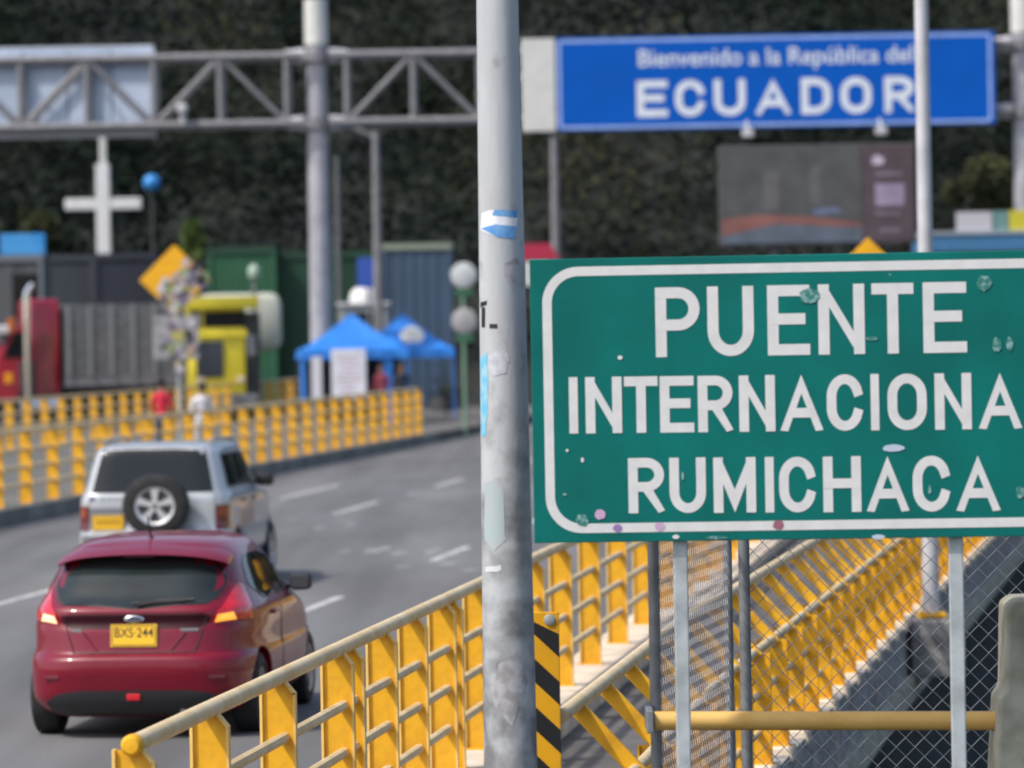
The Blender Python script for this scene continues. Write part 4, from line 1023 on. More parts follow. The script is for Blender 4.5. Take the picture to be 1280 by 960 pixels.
# grey booth with blue roof sign at the far left
o, wd, h = container('grey booth with pale frame and bright blue roof sign', -60, 55, 323, 158, 0, 3, mat('booth grey', (.075, .078, .085), .6, var=.1), 4, 'booth', 'booth', mat('booth trim', (.14, .16, .18), .5), frame=mat('booth trim', (.14, .16, .18), .5))
zs_ = Zp(30, 296, 158) - Zp(30, 322, 158); wv = X(58, 158) - X(2, 158)
mb = MB(); mb.box((wd / 2 - wv / 2 + .08, .3, h + .12 + zs_ / 2), (wv, .25, zs_), bev=.03); mb.build('roof_sign', mat('bright blue panel', (.015, .21, .58), .5, col2=(.06, .30, .60), vs=.8), o)
mb = MB(); mb.box((wd / 2 - .62, -.07, h - 1.3), (.9, .06, 1.5), bev=.01); mb.build('window', glass, o)
# red canopy, right hand kiosk
rc = empty('canopy_tent', (X(672, 150), 150, 0)); tag(rc, 'red canopy just above the corner of the green sign', 'tent')
zr = Zp(672, 305, 150); mb = MB(); mb.prism([(-.75, zr - .55), (.8, zr - .55), (.45, zr), (-.55, zr)], (0, -1, 0), (1, 0, 0), (0, 0, 1), (0, 2, 0)); mb.build('roof', mat('red canopy cloth', (.40, .02, .06), .6), rc)
for sx_ in (-.65, .7):
    for sy_ in (-.9, .9): mb = MB(); mb.tube([(sx_, sy_, 0), (sx_, sy_, zr - .5)], .04, 8); mb.build('leg', offwhite, rc)
mb = MB(); mb.box((0, -1.0, zr - 1.0), (.9, .05, .8)); mb.build('banner', offwhite, rc)
kz = 132.0; kx0, kx1 = X(1158, kz), X(1330, kz); ks = kz / F
kk = empty('kiosk', ((kx0 + kx1) / 2, kz, 0)); tag(kk, 'kiosk with blue fascia and white roof panel right of the lamp post', 'kiosk'); kw = kx1 - kx0
zf = Zp(1220, 293, kz); mb = MB(); mb.box((0, 2, (zf - .55) / 2), (kw - .2, 4, zf - .55)); mb.build('wall', offwhite, kk)
mb = MB(); mb.box((0, 1.9, zf - .26), (kw, 4.4, .5), bev=.02); mb.build('fascia', mat('kiosk blue', (.05, .17, .33), .5, var=.1), kk)
mb = MB(); mb.box((0, 1.9, zf + .05), (kw + .1, 4.5, .1)); mb.build('roof', mat('roof pale', (.32, .36, .40), .6), kk)
def kp(px0, px1, y0, y1, m, nm):
    a = P(px0, y1, kz - .4); b = P(px1, y0, kz - .4); mb = MB(); mb.box(((a.x + b.x) / 2 - kk.location.x, -.1, (a.z + b.z) / 2 + .04), (b.x - a.x, .12, b.z - a.z), bev=.01); return mb.build(nm, m, kk)
kp(1197, 1241, 266, 292, mat('lilac white board', (.46, .45, .48), .6, var=.05), 'roof_board'); kp(1243, 1261, 265, 292, mat('teal board', (.11, .22, .21), .6, var=.3, vs=3), 'roof_board'); kp(1263, 1302, 264, 291, mat('yellow board', (.52, .46, .03), .6), 'roof_board')
for k in range(3): mb = MB(); mb.box((-kw / 2 + .9 + 1.1 * k, -.02, 1.6), (.8, .06, 1.0), bev=.01); mb.build('window', glass, kk)
# small warning sign peeking over the green sign
wz = 60.0
wsn = empty('warning_sign', (X(1087, wz), wz, .08)); tag(wsn, 'yellow diamond warning sign peeking over the green sign', 'sign'); zc2 = Zp(1087, 297, wz) - .08 - .42
mb = MB(); mb.box((0, 0, zc2), (.6, .02, .6), Matrix.Rotation(R(45), 3, 'Y'), bev=.006); mb.build('plate', orange_y, wsn)
mb = MB(); mb.tube([(0, .04, 0), (0, .04, zc2 + .3)], .03, 10); mb.build('post', galv, wsn)

# ================================================================== sticker covered warning diamond
dz = 118.0
dsn = empty('warning_sign', (X(220, dz), dz, .25)); tag(dsn, 'yellow diamond warning sign half covered in stickers beside the red shirt', 'sign')
zc3 = Zp(218, 350, dz) - .25; sd = 1.32; Rm = Matrix.Rotation(R(45), 3, 'Y')
mb = MB(); mb.box((0, 0, zc3), (sd, .03, sd), Rm, bev=.008); pl = mb.build('plate', orange_y, dsn)
mb = MB(); mb.box((0, .0, Zp(218, 422, dz) - .25), (1.2, .03, 1.15), bev=.008); pl2 = mb.build('plate', mat('grimy white plate', (.36, .34, .35), .6, col2=(.16, .17, .17), vs=4), dsn)
mb = MB(); mb.tube([(.06, .05, 0), (.06, .05, zc3 + .4)], .045, 10); mb.build('post', galv, dsn)
stc = [mat('sticker tint %d' % i, c, .6, var=.2, vs=9) for i, c in enumerate(((.20, .17, .26), (.42, .40, .42), (.05, .06, .07), (.40, .36, .10), (.24, .30, .14), (.36, .26, .22), (.14, .10, .16), (.5, .49, .5)))]
random.seed(21)
def stick(u, v, sz, parent, d, zc0):
    m = random.choice(stc); mb = MB(); a = random.uniform(-.8, .8); w2, h2_ = sz * random.uniform(.6, 1.2), sz * random.uniform(.5, 1)
    mb.box((u, -.018 - d, zc0 + v), (w2, .002, h2_), Matrix.Rotation(a, 3, 'Y')); mb.build('sticker', m, parent)
n_ = 0
while n_ < 80:
    u = random.uniform(-.85, .85); v = random.uniform(-.85, .85)
    if abs(u) + abs(v) > .86: continue
    if v - u > .22: continue
    stick(u, v, .22, pl, .0025 * (n_ % 8), zc3); n_ += 1
for k in range(26): stick(random.uniform(-.52, .52), random.uniform(-.5, .5), .24, pl2, .0025 * (k % 8), Zp(218, 422, dz) - .25)
for k in range(5): stick(.06 + random.uniform(-.03, .03), random.uniform(-.9, -.62), .18, pl2, .03 + .0025 * k, Zp(218, 422, dz) - .25)

# ================================================================== trucks
def truck_wheel(parent, x, y, r=.5, sg=1):
    mb = MB(); mb.lathe([(r * .5, -.14), (r * .9, -.14), (r, -.1), (r, .1), (r * .9, .14), (r * .5, .14)], (x, y, r), (0, 1, 0), 22); o = mb.build('wheel', rubber, parent, smooth=True)
    mb = MB(); mb.lathe([(0, .05), (r * .3, .09), (r * .34, .02), (r * .52, .0), (r * .54, .13)], (x, y, r), (0, -sg, 0), 18); mb.build('rim', steel_m, o, smooth=True)
def red_truck():
    Z = 150.0; a = R(16)
    # local +x points to the truck's rear; its nose is out of the picture on the left
    root = empty('truck', (X(82, Z), Z, 0), a); tag(root, 'red conventional lorry with chrome stack pulling a grey stake trailer', 'truck')
    st = mat('grey stake boards', (.17, .17, .175), .7, col2=(.10, .10, .105), vs=2, stretch=(1, 1, 4)); zf1 = 1.75; zt1 = 4.15; L = 4.6
    mb = MB(); mb.box((L / 2, 1.25, 1.58), (L, 2.5, .30)); mb.build('trailer_bed', mat('bed grey', (.20, .19, .20), .6, var=.2), root)
    for k in range(9):
        mb = MB(); mb.box((L / 2, 0, zf1 + .14 + k * .268), (L - .1, .05, .225)); mb.build('stake_board', st, root)
    for k in range(7):
        mb = MB(); mb.box((.1 + k * (L - .2) / 6, -.05, (zf1 + zt1) / 2), (.10, .07, zt1 - zf1)); mb.build('stake', mat('stake steel', (.24, .25, .25), .5), root)
    mb = MB(); mb.box((.02, 1.25, (zf1 + zt1) / 2), (.06, 2.5, zt1 - zf1)); mb.build('headboard', st, root)
    mb = MB(); mb.box((L, 1.25, (zf1 + zt1) / 2), (.06, 2.4, zt1 - zf1)); mb.build('tailboard', st, root)
    mb = MB(); mb.box((L / 2, 2.5, (zf1 + zt1) / 2), (L, .05, zt1 - zf1)); mb.build('far_side', st, root)
    for x in (L - .7, L - 1.9, L - 3.1):
        truck_wheel(root, x, .25); truck_wheel(root, x, 2.25)
    mb = MB(); mb.box((L / 2 - .5, 1.2, 1.1), (L, 1.0, .5)); mb.build('trailer_chassis', black, root)
    # tractor
    mb = MB(); mb.box((-.68, 1.25, 2.75), (1.0, 2.4, 3.2), bev=.10); mb.build('sleeper', redpaint, root, smooth=True)
    mb = MB(); mb.box((-.68, .03, 2.2), (.5, .03, 2.0), bev=.01); mb.build('sleeper_door', mat('faded red panel', (.22, .05, .05), .5, var=.2, vs=2), root)
    mb = MB(); mb.prism([(-1.2, 1.0), (-1.2, 3.45), (-1.7, 3.4), (-2.2, 2.45), (-2.3, 2.4), (-2.3, 1.0)], (0, .1, 0), (1, 0, 0), (0, 0, 1), (0, 2.2, 0)); mb.build('cab', redpaint, root)
    mb = MB(); mb.prism([(-2.31, .9), (-2.31, 2.3), (-3.4, 2.1), (-3.9, 1.9), (-3.9, .9)], (0, .45, 0), (1, 0, 0), (0, 0, 1), (0, 1.6, 0)); mb.build('hood', redpaint, root)
    mb = MB(); mb.prism([(-3.5, .9), (-3.5, 1.5), (-3.1, 1.9), (-2.2, 1.85), (-1.75, 1.3), (-1.75, .9)], (0, -.05, 0), (1, 0, 0), (0, 0, 1), (0, .48, 0)); mb.build('fender', redpaint, root)
    mb = MB(); mb.prism([(-1.3, 2.4), (-1.3, 3.25), (-1.7, 3.25), (-2.1, 2.4)], (0, .07, 0), (1, 0, 0), (0, 0, 1), (0, .03, 0)); mb.build('side_window', glass, root)
    mb = MB(); mb.box((-1.3, .06, 1.7), (.55, .08, 1.2), bev=.02); mb.build('door_step', steel_d, root)
    mb = MB(); mb.box((-1.98, 1.2, 2.98), (.06, 2.0, .85), Matrix.Rotation(R(-28), 3, 'Y')); mb.build('windscreen', glass, root)
    mb = MB(); mb.box((-2.15, .9, 3.35), (.5, 2.2, .28), bev=.05); mb.build('sun_visor', white, root)
    mb = MB(); mb.tube([(-1.32, -.12, 1.0), (-1.32, -.12, 4.4), (-1.28, -.13, 4.6), (-1.1, -.2, 4.85)], .11, 12); mb.build('exhaust_stack', chrome, root, smooth=True)
    mb = MB(); mb.box((-1.85, -.14, 3.5), (.22, .14, .45), bev=.03); mb.build('wing_mirror', mat('orange lamp', (.55, .14, .02), .4), root)
    mb = MB(); mb.box((-1.95, -.08, 1.72), (.26, .1, .36), bev=.03); mb.build('indicator', mat('indicator amber', (.8, .32, .01), .3), root)
    mb = MB(); mb.tube([(-1.6, .15, .8), (-.3, .15, .8)], .3, 14); mb.build('fuel_tank', chrome, root, smooth=True)
    mb = MB(); mb.box((-1.6, 1.2, .8), (4.4, 1.1, .3)); mb.build('chassis', steel_d, root)
    mb = MB(); mb.box((-4.0, 1.25, .75), (.25, 2.3, .4), bev=.05); mb.build('bumper', chrome, root)
    for x in (-2.7, -.2, .95): truck_wheel(root, x, .2); truck_wheel(root, x, 2.3)
red_truck()
def yellow_truck():
    Z = 143.0; s = Z / F; root = empty('truck', (X(278, Z), Z, 0), R(8)); tag(root, 'yellow lorry cab facing the road with a white tank behind', 'truck')
    yp = mat('lemon yellow truck paint', (.86, .69, .05), .4, var=.08, vs=2, coat=.2, spec=.3); yd = mat('dark grille', (.04, .045, .055), .5)
    def zz(py): return Zp(278, py, Z)
    def xx(px): return X(px, Z) - root.location.x
    mb = MB(); mb.box((xx(272), 1.0, (zz(375) + .9) / 2), (70 * s, 1.9, zz(375) - .9), bev=.08); mb.build('cab', yp, root, smooth=True)
    mb = MB(); mb.box((xx(278), .1, zz(378)), (92 * s, .75, 15 * s), bev=.06); mb.build('sun_visor', yp, root, smooth=True)
    mb = MB(); mb.box((xx(281), .03, zz(399)), (52 * s, .06, 20 * s), bev=.02); mb.build('windscreen', glass, root)
    mb = MB(); mb.box((xx(245), .03, zz(399)), (14 * s, .06, 20 * s), bev=.02); mb.build('side_glass', mat('grey pane', (.12, .12, .12), .3), root)
    mb = MB(); mb.box((xx(279), -.02, zz(417)), (60 * s, .14, 9 * s), bev=.02); mb.build('bonnet_band', yp, root)
    mb = MB(); mb.box((xx(262), .0, zz(449)), (34 * s, .10, 46 * s), bev=.02); g = mb.build('grille', yd, root)
    for k in range(5): mb = MB(); mb.box((xx(266), -.012, zz(432 + 7 * k)), (25 * s, .03, .04)); mb.build('grille_bar', steel_m, g)
    mb = MB(); mb.box((xx(278), -.08, .95), (88 * s, .3, .4), bev=.05); mb.build('bumper', steel_m, root)
    for px in (250, 300): mb = MB(); mb.box((xx(px), -.02, zz(475)), (.25, .08, .2), bev=.03); mb.build('headlight', white_lens, root)
    mb = MB(); mb.box((xx(314), -.1, zz(432)), (11 * s, .12, 26 * s), bev=.03); mb.build('wing_mirror', steel_m, root)
    mb = MB(); mb.tube([(xx(308), 0, zz(408)), (xx(314), -.1, zz(408)), (xx(314), -.1, zz(455))], .025, 6); mb.build('mirror_bracket', steel_d, root)
    mb = MB(); mb.tube([(xx(323), 1.2, .9), (xx(323), 1.2, zz(350))], .06, 8); mb.build('exhaust_stack', steel_m, root, smooth=True)
    mb = MB(); mb.lathe([(.01, -.2), (.18, -.12), (.2, .1), (.1, .25), (.01, .28)], (xx(323), 1.2, zz(341)), (0, 0, 1), 14); mb.build('stack_cap', mat('pale green grey', (.36, .46, .38), .5), root, smooth=True)
    mb = MB(); mb.box((xx(318), 1.2, 2.3), (20 * s, .9, 2.9), bev=.04); mb.build('air_cleaner', steel_d, root)
    zt = zz(366); zb = zz(440); rr = (zt - zb) / 2
    mb = MB(); mb.box((xx(312), 5.4, (zt + zb) / 2), (104 * s, 5, zt - zb), bev=.35); mb.build('tank', mat('cream tank', (.55, .56, .46), .5, var=.06), root, smooth=True)
    mb = MB(); mb.box((xx(290), 4.5, .9), (1.2, 9, .3)); mb.build('chassis', steel_d, root)
    for y in (.9, 6.4, 7.7):
        for px in (250, 312):
            mb = MB(); x = xx(px); mb.lathe([(.25, -.14), (.45, -.14), (.5, -.1), (.5, .1), (.45, .14), (.25, .14), (.0, .05)], (x, y, .5), (1, 0, 0), 20); mb.build('wheel', rubber, root, smooth=True)
yellow_truck()

# ================================================================== tents, boards, round signs
def tent(label, px, Z, hw, ypk, yev, m):
    root = empty('canopy_tent', (X(px, Z), Z, .25), R(6)); tag(root, label, 'tent'); zk = Zp(px, ypk, Z) - .25; ze = Zp(px, yev, Z) - .25
    n = 8; vs = []; fs = []; C_ = [(-hw, -hw), (hw, -hw), (hw, hw), (-hw, hw)]
    for q in range(4):
        (ax, ay), (bx, by) = C_[q], C_[(q + 1) % 4]
        for i in range(n):
            for j in range(n + 1):
                pass
    mb = MB()
    for q in range(4):
        (ax, ay), (bx, by) = C_[q], C_[(q + 1) % 4]; g = []
        for i in range(n + 1):
            t = i / n; zz_ = ze + (zk - ze) * (t ** 1.25); row = []
            for j in range(n + 1):
                f = j / n; x = (ax + (bx - ax) * f) * (1 - t); y = (ay + (by - ay) * f) * (1 - t)
                row.append((x, y, zz_ - .10 * math.sin(math.pi * f) * (1 - t) * t * 2))
            g.append(row)
        vs = [p for r in g for p in r]; mb.add(vs, [(i * (n + 1) + j, i * (n + 1) + j + 1, (i + 1) * (n + 1) + j + 1, (i + 1) * (n + 1) + j) for i in range(n) for j in range(n)])
    mb.build('canopy', m, root, smooth=True)
    for q in range(4):
        (ax, ay), (bx, by) = C_[q], C_[(q + 1) % 4]; A = Vector((ax, ay, ze)); B = Vector((bx, by, ze)); k = 16; mb = MB(); vs = []
        for i in range(k + 1):
            p = A + (B - A) * i / k; w_ = .03 * math.sin(i * 1.7); nrm = Vector(((B - A).y, -(B - A).x, 0)).normalized()
            vs += [p + nrm * .01, p + nrm * (.02 + w_) - Vector((0, 0, .28))]
        mb.add(vs, [(2 * i, 2 * i + 2, 2 * i + 3, 2 * i + 1) for i in range(k)]); mb.build('valance', m, root)
    for (x, y) in C_:
        mb = MB(); mb.box((x * .98, y * .98, ze / 2), (.05, .05, ze)); mb.build('leg', m if y < 0 else steel_d, root)
        mb = MB(); mb.box((x * .98, y * .98, .01), (.14, .14, .02)); mb.build('foot', steel_d, root)
    return root, ze, zk
t1, ze1, zk1 = tent('left blue canopy tent, behind the tall white notice board', 440, 137, 1.6, 391, 437, tent_blue)
t2, ze2, zk2 = tent('right blue canopy tent with a white print on its slope', 504, 143, 1.5, 391, 436, tent_blue)
mb = MB(); mb.add([(.22 + .38 * math.cos(2 * math.pi * k / 14) , -1.5 * (1 - .42) - .02 - .0 + .25 * math.sin(2 * math.pi * k / 14), ze2 + (zk2 - ze2) * (.42 ** 1.25) + .03 + .30 * math.sin(2 * math.pi * k / 14)) for k in range(14)], [tuple(range(14))]); mb.build('print', offwhite, t2)
# blue side wall, dark shade sheet at the back, corner curtain
mb = MB(); mb.box((-1.54, -.45, ze1 / 2 + .3), (.03, 2.2, ze1 - .7)); mb.build('side_wall', tent_blue, t1)
mb = MB(); mb.box((0, 1.56, ze1 / 2), (3.1, .03, ze1 - .1)); mb.build('shade_sheet', mat('tent interior shade', (.015, .022, .04), .8), t1)  # added sheet, coloured dark to stand in for the shade inside the tent
mb = MB(); mb.box((.95, -1.56, ze1 / 2), (.30, .03, ze1 - .05)); mb.build('corner_curtain', tent_blue, t1)
def board(label, px0, px1, y0, y1, Z, m, cat='notice board', lines=True):
    a = P(px0, y1, Z); b = P(px1, y0, Z); o = empty('notice_board', ((a.x + b.x) / 2, Z, .25)); tag(o, label, cat); wd = b.x - a.x
    z0 = a.z - .25; z1 = b.z - .25
    mb = MB(); mb.box((0, 0, (z0 + z1) / 2), (wd, .05, z1 - z0), bev=.01); mb.build('board', m, o)
    for sx_ in (-1, 1): mb = MB(); mb.box((sx_ * wd * .42, .05, z0 / 2 + .1), (.05, .05, z0 + .2)); mb.build('leg', galv, o)
    if lines:
        random.seed(int(px0))
        for k in range(9):
            mb = MB(); ww = wd * random.uniform(.35, .75); mb.box((random.uniform(-.05, .08), -.028, z1 - .2 - (z1 - z0 - .35) * k / 8), (ww, .004, .05)); mb.build('print_line', mat('faded print', (.50, .34, .36), .6) if k % 2 else mat('grey print', (.42, .40, .45), .6), o)
    return o
notice = mat('notice white', (.60, .60, .66), .5, var=.08, vs=2)
board('tall white notice board with faded print in front of the left tent', 415, 457, 436, 500, 131, notice)
board('narrow plain white board beside the left leg of the tent', 390, 402, 446, 500, 134, mat('plain board', (.55, .54, .58), .5), lines=False)
# round signs on a green post
rz = 128.0; rs = empty('round_sign', (X(582, rz), rz, .0)); tag(rs, 'two round white discs stacked on a green post by the road', 'sign')
mb = MB(); mb.tube([(-.05, .06, 0), (-.05, .06, Zp(582, 335, rz))], .05, 10); mb.build('post', mat('green post', (.16, .28, .19), .5), rs, smooth=True)
for py, col in ((344, (.46, .49, .50)), (401, (.30, .30, .30))):
    zc4 = Zp(580, py, rz); mb = MB(); mb.lathe([(0, .06), (.30, .05), (.37, .02), (.37, -.03), (0, -.03)], (-.02, 0, zc4), (0, -1, 0), 26); d_ = mb.build('disc', mat('disc %d' % py, col, .5, var=.1), rs, smooth=True)
    mb = MB(); mb.box((-.02, .03, zc4 - .50), (.5, .06, .22), bev=.03); mb.build('band', mat('green band', (.03, .12, .06), .5), rs)
# guard booth behind the tents with a white dome, blue board
gzv = 160.0; gb_ = empty('guard_booth', (X(456, gzv), gzv, 0)); tag(gb_, 'grey guard booth with small white dome behind the tent tops', 'booth'); zg = Zp(456, 382, gzv)
mb = MB(); mb.box((0, 0, zg / 2), (1.7, 1.7, zg), bev=.04); mb.build('wall', mat('booth light grey', (.26, .29, .30), .6, var=.1), gb_)
mb = MB(); mb.box((0, 0, zg + .05), (1.9, 1.9, .12), bev=.03); mb.build('roof', steel_l, gb_)
mb = MB(); mb.lathe([(.52, .1), (.52, .3), (.44, .52), (.25, .66), (.01, .7)], (0, 0, zg), (0, 0, 1), 22); mb.build('dome', white, gb_, smooth=True)
mb = MB(); mb.box((0, -.87, zg - .6), (1.2, .05, .7), bev=.02); mb.build('window', glass, gb_)
bs_ = empty('information_sign', (X(462, 152), 152, 0)); tag(bs_, 'plain blue square sign on a post above the white dome', 'sign'); a = P(448, 360, 152); b = P(474, 322, 152)
mb = MB(); mb.box((0, 0, (a.z + b.z) / 2), (b.x - a.x, .06, b.z - a.z), bev=.015); mb.build('plate', mat('royal blue plate', (.03, .085, .40), .5), bs_)
mb = MB(); mb.tube([(0, .06, 0), (0, .06, b.z)], .05, 8); mb.build('post', steel_m, bs_)
# dark stall things in the plaza beyond the tents: bollards
for k, (px, Z) in enumerate(((552, 156), (566, 160))):
    o = empty('planter', (X(px, Z), Z, 0)); tag(o, ['dark planter tub with a low shrub beyond the tent', 'dark planter tub below the round white discs', 'dark planter tub beside the grey steel pole'][k], 'planter')
    mb = MB(); mb.lathe([(0, 0), (.36, 0), (.45, .75), (.40, .75), (.36, .6), (0, .6)], (0, 0, 0), (0, 0, 1), 18); mb.build('tub', steel_d, o, smooth=True)
    random.seed(k); mb = MB()
    for i in range(90):
        c = Vector((random.gauss(0, .22), random.gauss(0, .22), .75 + abs(random.gauss(0, .28)))); r_ = Matrix.Rotation(random.uniform(0, 6), 3, random.choice('XYZ')) @ Matrix.Rotation(random.uniform(0, 6), 3, 'Z')
        mb.add([c + r_ @ Vector(v) for v in ((-.06, -.1, 0), (.06, -.1, 0), (.0, .14, 0))], [(0, 1, 2)])
    mb.build('foliage', fol_olive, o, fix=False)

# ================================================================== people
def person(label, px, Z, head_py, yaw, shirt, trousers, hair=hairm, arms=(.12, .12), z0=.25, long_sleeve=True):
    x = X(px, Z); H = max(1.55, min(1.82, Zp(px, head_py, Z) - z0)); k = H / 1.75
    J = {'pelvis': (0, 0, .96, .15, .11), 'waist': (0, 0, 1.10, .145, .105), 'chest': (0, 0, 1.30, .17, .12), 'neckb': (0, .01, 1.47, .075, .07), 'neck': (0, .0, 1.53, .055, .055), 'jaw': (0, -.02, 1.60, .07, .085), 'head': (0, -.01, 1.67, .078, .095), 'crown': (0, .0, 1.735, .05, .06)}
    E = [('pelvis', 'waist'), ('waist', 'chest'), ('chest', 'neckb'), ('neckb', 'neck'), ('neck', 'jaw'), ('jaw', 'head'), ('head', 'crown')]
    J['nose'] = (0, -.115, 1.645, .014, .014); E.append(('jaw', 'nose'))
    for s_, n in ((-1, 'l'), (1, 'r')):
        bend = arms[0 if s_ < 0 else 1]
        J.update({n + 'sh': (s_ * .185, 0, 1.42, .062, .062), n + 'el': (s_ * .25, .02, 1.14, .045, .045), n + 'wr': (s_ * .26, -.04 - bend, .92 + bend * .9, .03, .03), n + 'pa': (s_ * .262, -.06 - bend * 1.3, .85 + bend, .034, .022),
                  n + 'hip': (s_ * .095, 0, .90, .095, .095), n + 'kn': (s_ * .105, -.03, .50, .06, .06), n + 'an': (s_ * .11, .03, .10, .042, .042), n + 'he': (s_ * .11, .05, .045, .042, .042), n + 'to': (s_ * .125, -.15, .035, .038, .03)})
        E += [('chest', n + 'sh'), (n + 'sh', n + 'el'), (n + 'el', n + 'wr'), (n + 'wr', n + 'pa'), ('pelvis', n + 'hip'), (n + 'hip', n + 'kn'), (n + 'kn', n + 'an'), (n + 'an', n + 'he'), (n + 'he', n + 'to')]
        wx, wy, wz_ = J[n + 'pa'][:3]
        for f, (dy, ln) in enumerate(((-.030, .075), (-.010, .085), (.010, .08), (.030, .065))):
            J[n + 'f%d' % f] = (wx, wy + dy, wz_ - ln * .55, .0095, .0095); J[n + 'g%d' % f] = (wx - s_ * .015, wy + dy - .006, wz_ - ln, .008, .008)
            E += [(n + 'pa', n + 'f%d' % f), (n + 'f%d' % f, n + 'g%d' % f)]
        J[n + 't'] = (wx - s_ * .02, wy - .045, wz_ - .01, .011, .011); J[n + 'u'] = (wx - s_ * .025, wy - .058, wz_ - .045, .009, .009); E += [(n + 'pa', n + 't'), (n + 't', n + 'u')]
    names = list(J); me = bpy.data.meshes.new('body'); me.from_pydata([tuple(c * k for c in J[n][:3]) for n in names], [(names.index(a), names.index(b)) for a, b in E], [])
    o = bpy.data.objects.new('body', me); COL.objects.link(o)
    o.modifiers.new('s', 'SKIN'); 
    if not me.skin_vertices: 
        bm = bmesh.new(); bm.from_mesh(me); bm.verts.layers.skin.verify(); bm.to_mesh(me); bm.free()
    for i, n in enumerate(names):
        sv = me.skin_vertices[0].data[i]; sv.radius = (J[n][3] * k, J[n][4] * k); sv.use_root = (n == 'pelvis')
    sb = o.modifiers.new('u', 'SUBSURF'); sb.levels = 1; sb.render_levels = 1
    bpy.context.view_layer.update()
    m2 = bpy.data.meshes.new_from_object(o.evaluated_get(bpy.context.evaluated_depsgraph_get())); bpy.data.objects.remove(o)
    root = empty('person', (x, Z, z0), yaw); tag(root, label, 'person')
    m2.materials.clear(); b = mk('body', m2, [skinm, shirt, trousers, black], root, smooth=False)
    for p in m2.polygons:
        c = p.center / k; p.use_smooth = True
        if c.z < .085: p.material_index = 3
        elif c.z < .98 and abs(c.x) < .205: p.material_index = 2
        elif c.z < 1.48 and (abs(c.x) < .2 or (c.z > (.96 if long_sleeve else 1.2))): p.material_index = 1
        else: p.material_index = 0
    mb = MB(); mb.lathe([(.082, -.03), (.098, .0), (.100, .05), (.085, .095), (.045, .122), (.005, .128)], (0, .012, 0), (0, .25, 1), 18); h = mb.build('hair', hair, root, smooth=True); h.location = (0, .0, 1.655 * k); h.scale = (.92 * k, 1.08 * k, k)
    for s_ in (-1, 1):
        mb = MB(); mb.lathe([(.001, .006), (.010, .004), (.013, 0)], (s_ * .03 * k, -.098 * k, 1.675 * k), (0, -1, 0), 8); mb.build('eye', black, root)
        mb = MB(); mb.lathe([(.001, .014), (.02, .01), (.026, 0)], (s_ * .082 * k, .005, 1.655 * k), (s_, 0, 0), 8); mb.build('ear', skinm, root)
    mb = MB(); mb.box((0, -.098 * k, 1.605 * k), (.045, .012, .010), bev=.003); mb.build('mouth', mat('lips', (.25, .09, .08), .5), root)
    return root
red_cloth = mat('red shirt cloth', (.42, .008, .03), .8, var=.2, vs=6); white_cloth = mat('white shirt cloth', (.62, .60, .62), .8, var=.1, vs=6)
navy_cloth = mat('dark navy cloth', (.02, .025, .04), .8); jeans = mat('denim cloth', (.05, .07, .12), .8, var=.2, vs=8); maroon_cloth = mat('maroon cloth', (.16, .02, .04), .8); pale_cloth = mat('pale trousers', (.5, .5, .5), .8)
person('person in a red shirt walking on the far pavement', 201, 98, 472, R(150), red_cloth, jeans)
person('person in a white shirt and pale trousers on the far pavement', 251, 96, 479, R(200), white_cloth, pale_cloth, arms=(.2, .05))
person('person in dark navy clothes standing in the shade of the tents', 501, 134.5, 450, R(20), navy_cloth, navy_cloth, arms=(.25, .2))
person('person in black with a pale cap behind the white notice board', 487, 136.2, 452, R(10), mat('black cloth', (.012, .012, .014), .8), navy_cloth, hair=pale_cloth)
person('person in a maroon top standing next to the white notice board', 476, 134.6, 452, R(-30), maroon_cloth, navy_cloth, arms=(.1, .2))

ft = empty('folding_table', (X(492, 133.6), 133.6, .25)); tag(ft, 'dark folding table set out under the tents', 'table')
mb = MB(); mb.box((0, 0, .74), (1.5, .6, .04), bev=.01); mb.build('table_top', steel_d, ft)
for sx_ in (-1, 1):
    for sy_ in (-1, 1): mb = MB(); mb.tube([(sx_ * .68, sy_ * .25, 0), (sx_ * .64, sy_ * .22, .73)], .018, 8); mb.build('leg', steel_m, ft)

# ================================================================== vegetation
def leaf_cloud(mb, c, rad, n, size, rnd, shell=.55):
    for i in range(n):
        while True:
            d = Vector((rnd.uniform(-1, 1), rnd.uniform(-1, 1), rnd.uniform(-1, 1))); l = d.length
            if .05 < l < 1: break
        d = d / l * (shell + (1 - shell) * l) if rnd.random() < .75 else d
        p = Vector((c[0] + d.x * rad[0], c[1] + d.y * rad[1], c[2] + d.z * rad[2]))
        u = Vector((rnd.gauss(0, 1), rnd.gauss(0, 1), rnd.gauss(0, .6))).normalized(); v = u.cross(Vector((rnd.gauss(0, 1), rnd.gauss(0, 1), rnd.gauss(0, 1)))).normalized()
        s_ = size * rnd.uniform(.5, 1.25); o = len(mb.v); mi_ = getattr(mb, 'tone', 0)
        mb.v += [tuple(p - u * s_), tuple(p + v * s_ * .45), tuple(p + u * s_), tuple(p - v * s_ * .45)]; mb.f.append((o, o + 1, o + 2, o + 3)); mb.m.append(mi_)
rnd = random.Random(5)
mb = MB()
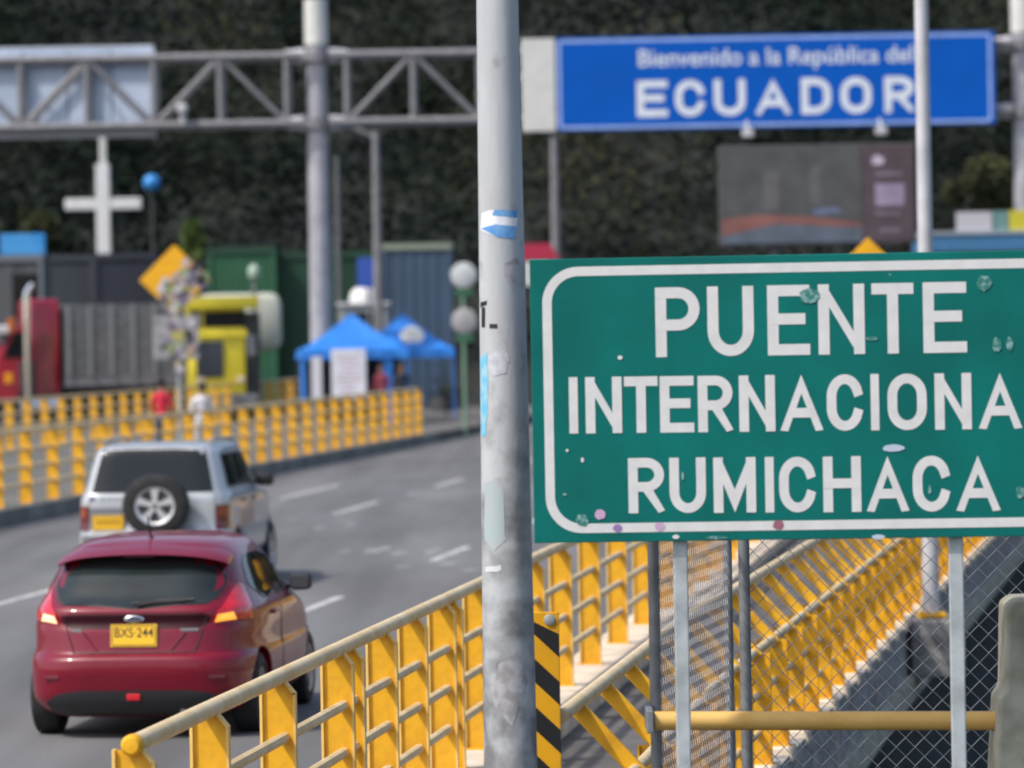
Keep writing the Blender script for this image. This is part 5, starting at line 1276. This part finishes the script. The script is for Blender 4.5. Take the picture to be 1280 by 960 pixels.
for row in range(9):
    Y = 190 + row * 9
    n = 26
    for i in range(n):
        x = -62 + 150 * (i + rnd.uniform(-.4, .4)) / n; y = Y + rnd.uniform(-4, 4); g = th(x, y); h = rnd.uniform(5, 14); tv = math.sin(x * .21 + row * .8) + .8 * math.sin(x * .09 - row * 1.3 + 2) + rnd.uniform(-.5, .5) + (row - 4) * .16; mb.tone = 1 if tv > .9 else 2 if tv > .45 else 0 if tv > -.5 else 3
        leaf_cloud(mb, (x, y, g + h * .5), (4.6, 3.6, h * .62), 860, .25, rnd, .1)
        for q in range(3):
            c = (x + rnd.uniform(-2.2, 2.2), y + rnd.uniform(-2, 2), g + h * rnd.uniform(.35, .95))
            leaf_cloud(mb, c, (rnd.uniform(1.0, 2.0), rnd.uniform(1.0, 2.0), rnd.uniform(1.0, 1.8)), 120, .23, rnd)
struct(mb.build('forest', [fol_dark, fol_brown, fol_grey, fol_deep], fix=False), 'stuff')
def tree(label, px, py, Z, rx, rz, m, n=1400, nm='tree'):
    x = X(px, Z, py); zc5 = Zp(px, py, Z); g = th(x, Z); o = empty(nm, (x, Z, g)); tag(o, label, 'tree'); h = zc5 - g; r_ = random.Random(int(px))
    mb = MB(); mb.tube([(0, 0, -.3), (.1, 0, h * .4), (-.1, .1, h * .8), (.05, 0, h + rz * .6)], [.22, .17, .12, .04], 8)
    for k in range(6):
        t = r_.uniform(0, 6.28); z = h * r_.uniform(.55, .95); mb.tube([(0, 0, z), (rx * .5 * math.cos(t), rx * .5 * math.sin(t), z + rz * .4)], [.09, .03], 6)
    mb.build('trunk', bark, o, smooth=True)
    mb = MB()
    for k in range(9):
        c = (r_.uniform(-.7, .7) * rx, r_.uniform(-.7, .7) * rx, h + r_.uniform(-.75, .8) * rz)
        leaf_cloud(mb, c, (rx * r_.uniform(.25, .5), rx * r_.uniform(.25, .5), rz * r_.uniform(.25, .45)), n // 9, .26, r_)
    mb.build('crown', m, o, fix=False); return o
tree('pale olive tree between the lamp post and the right gantry column', 1222, 232, 178, 1.5, 1.2, fol_olive)
tree('olive bush on the slope above the blue roof sign', 70, 285, 186, 1.6, .8, fol_olive, 900)
tree('small light green sapling right behind the stickered diamond sign', 243, 305, 172, .45, .75, foliage('light green leaves', (.12, .16, .05), (.06, .09, .03)), 700)
# shrubs clothing the gorge
mb = MB(); rnd = random.Random(9)
for i in range(900):
    y = rnd.uniform(26, 128); x = outer_x(y) + rnd.uniform(.9, 34); g = th(x, y); s_ = rnd.uniform(.7, 1.8)
    leaf_cloud(mb, (x, y, g + s_ * .3), (s_, s_, s_ * .8), 46, .30, rnd)
struct(mb.build('gorge_shrubs', fol_shrub, fix=False), 'stuff')
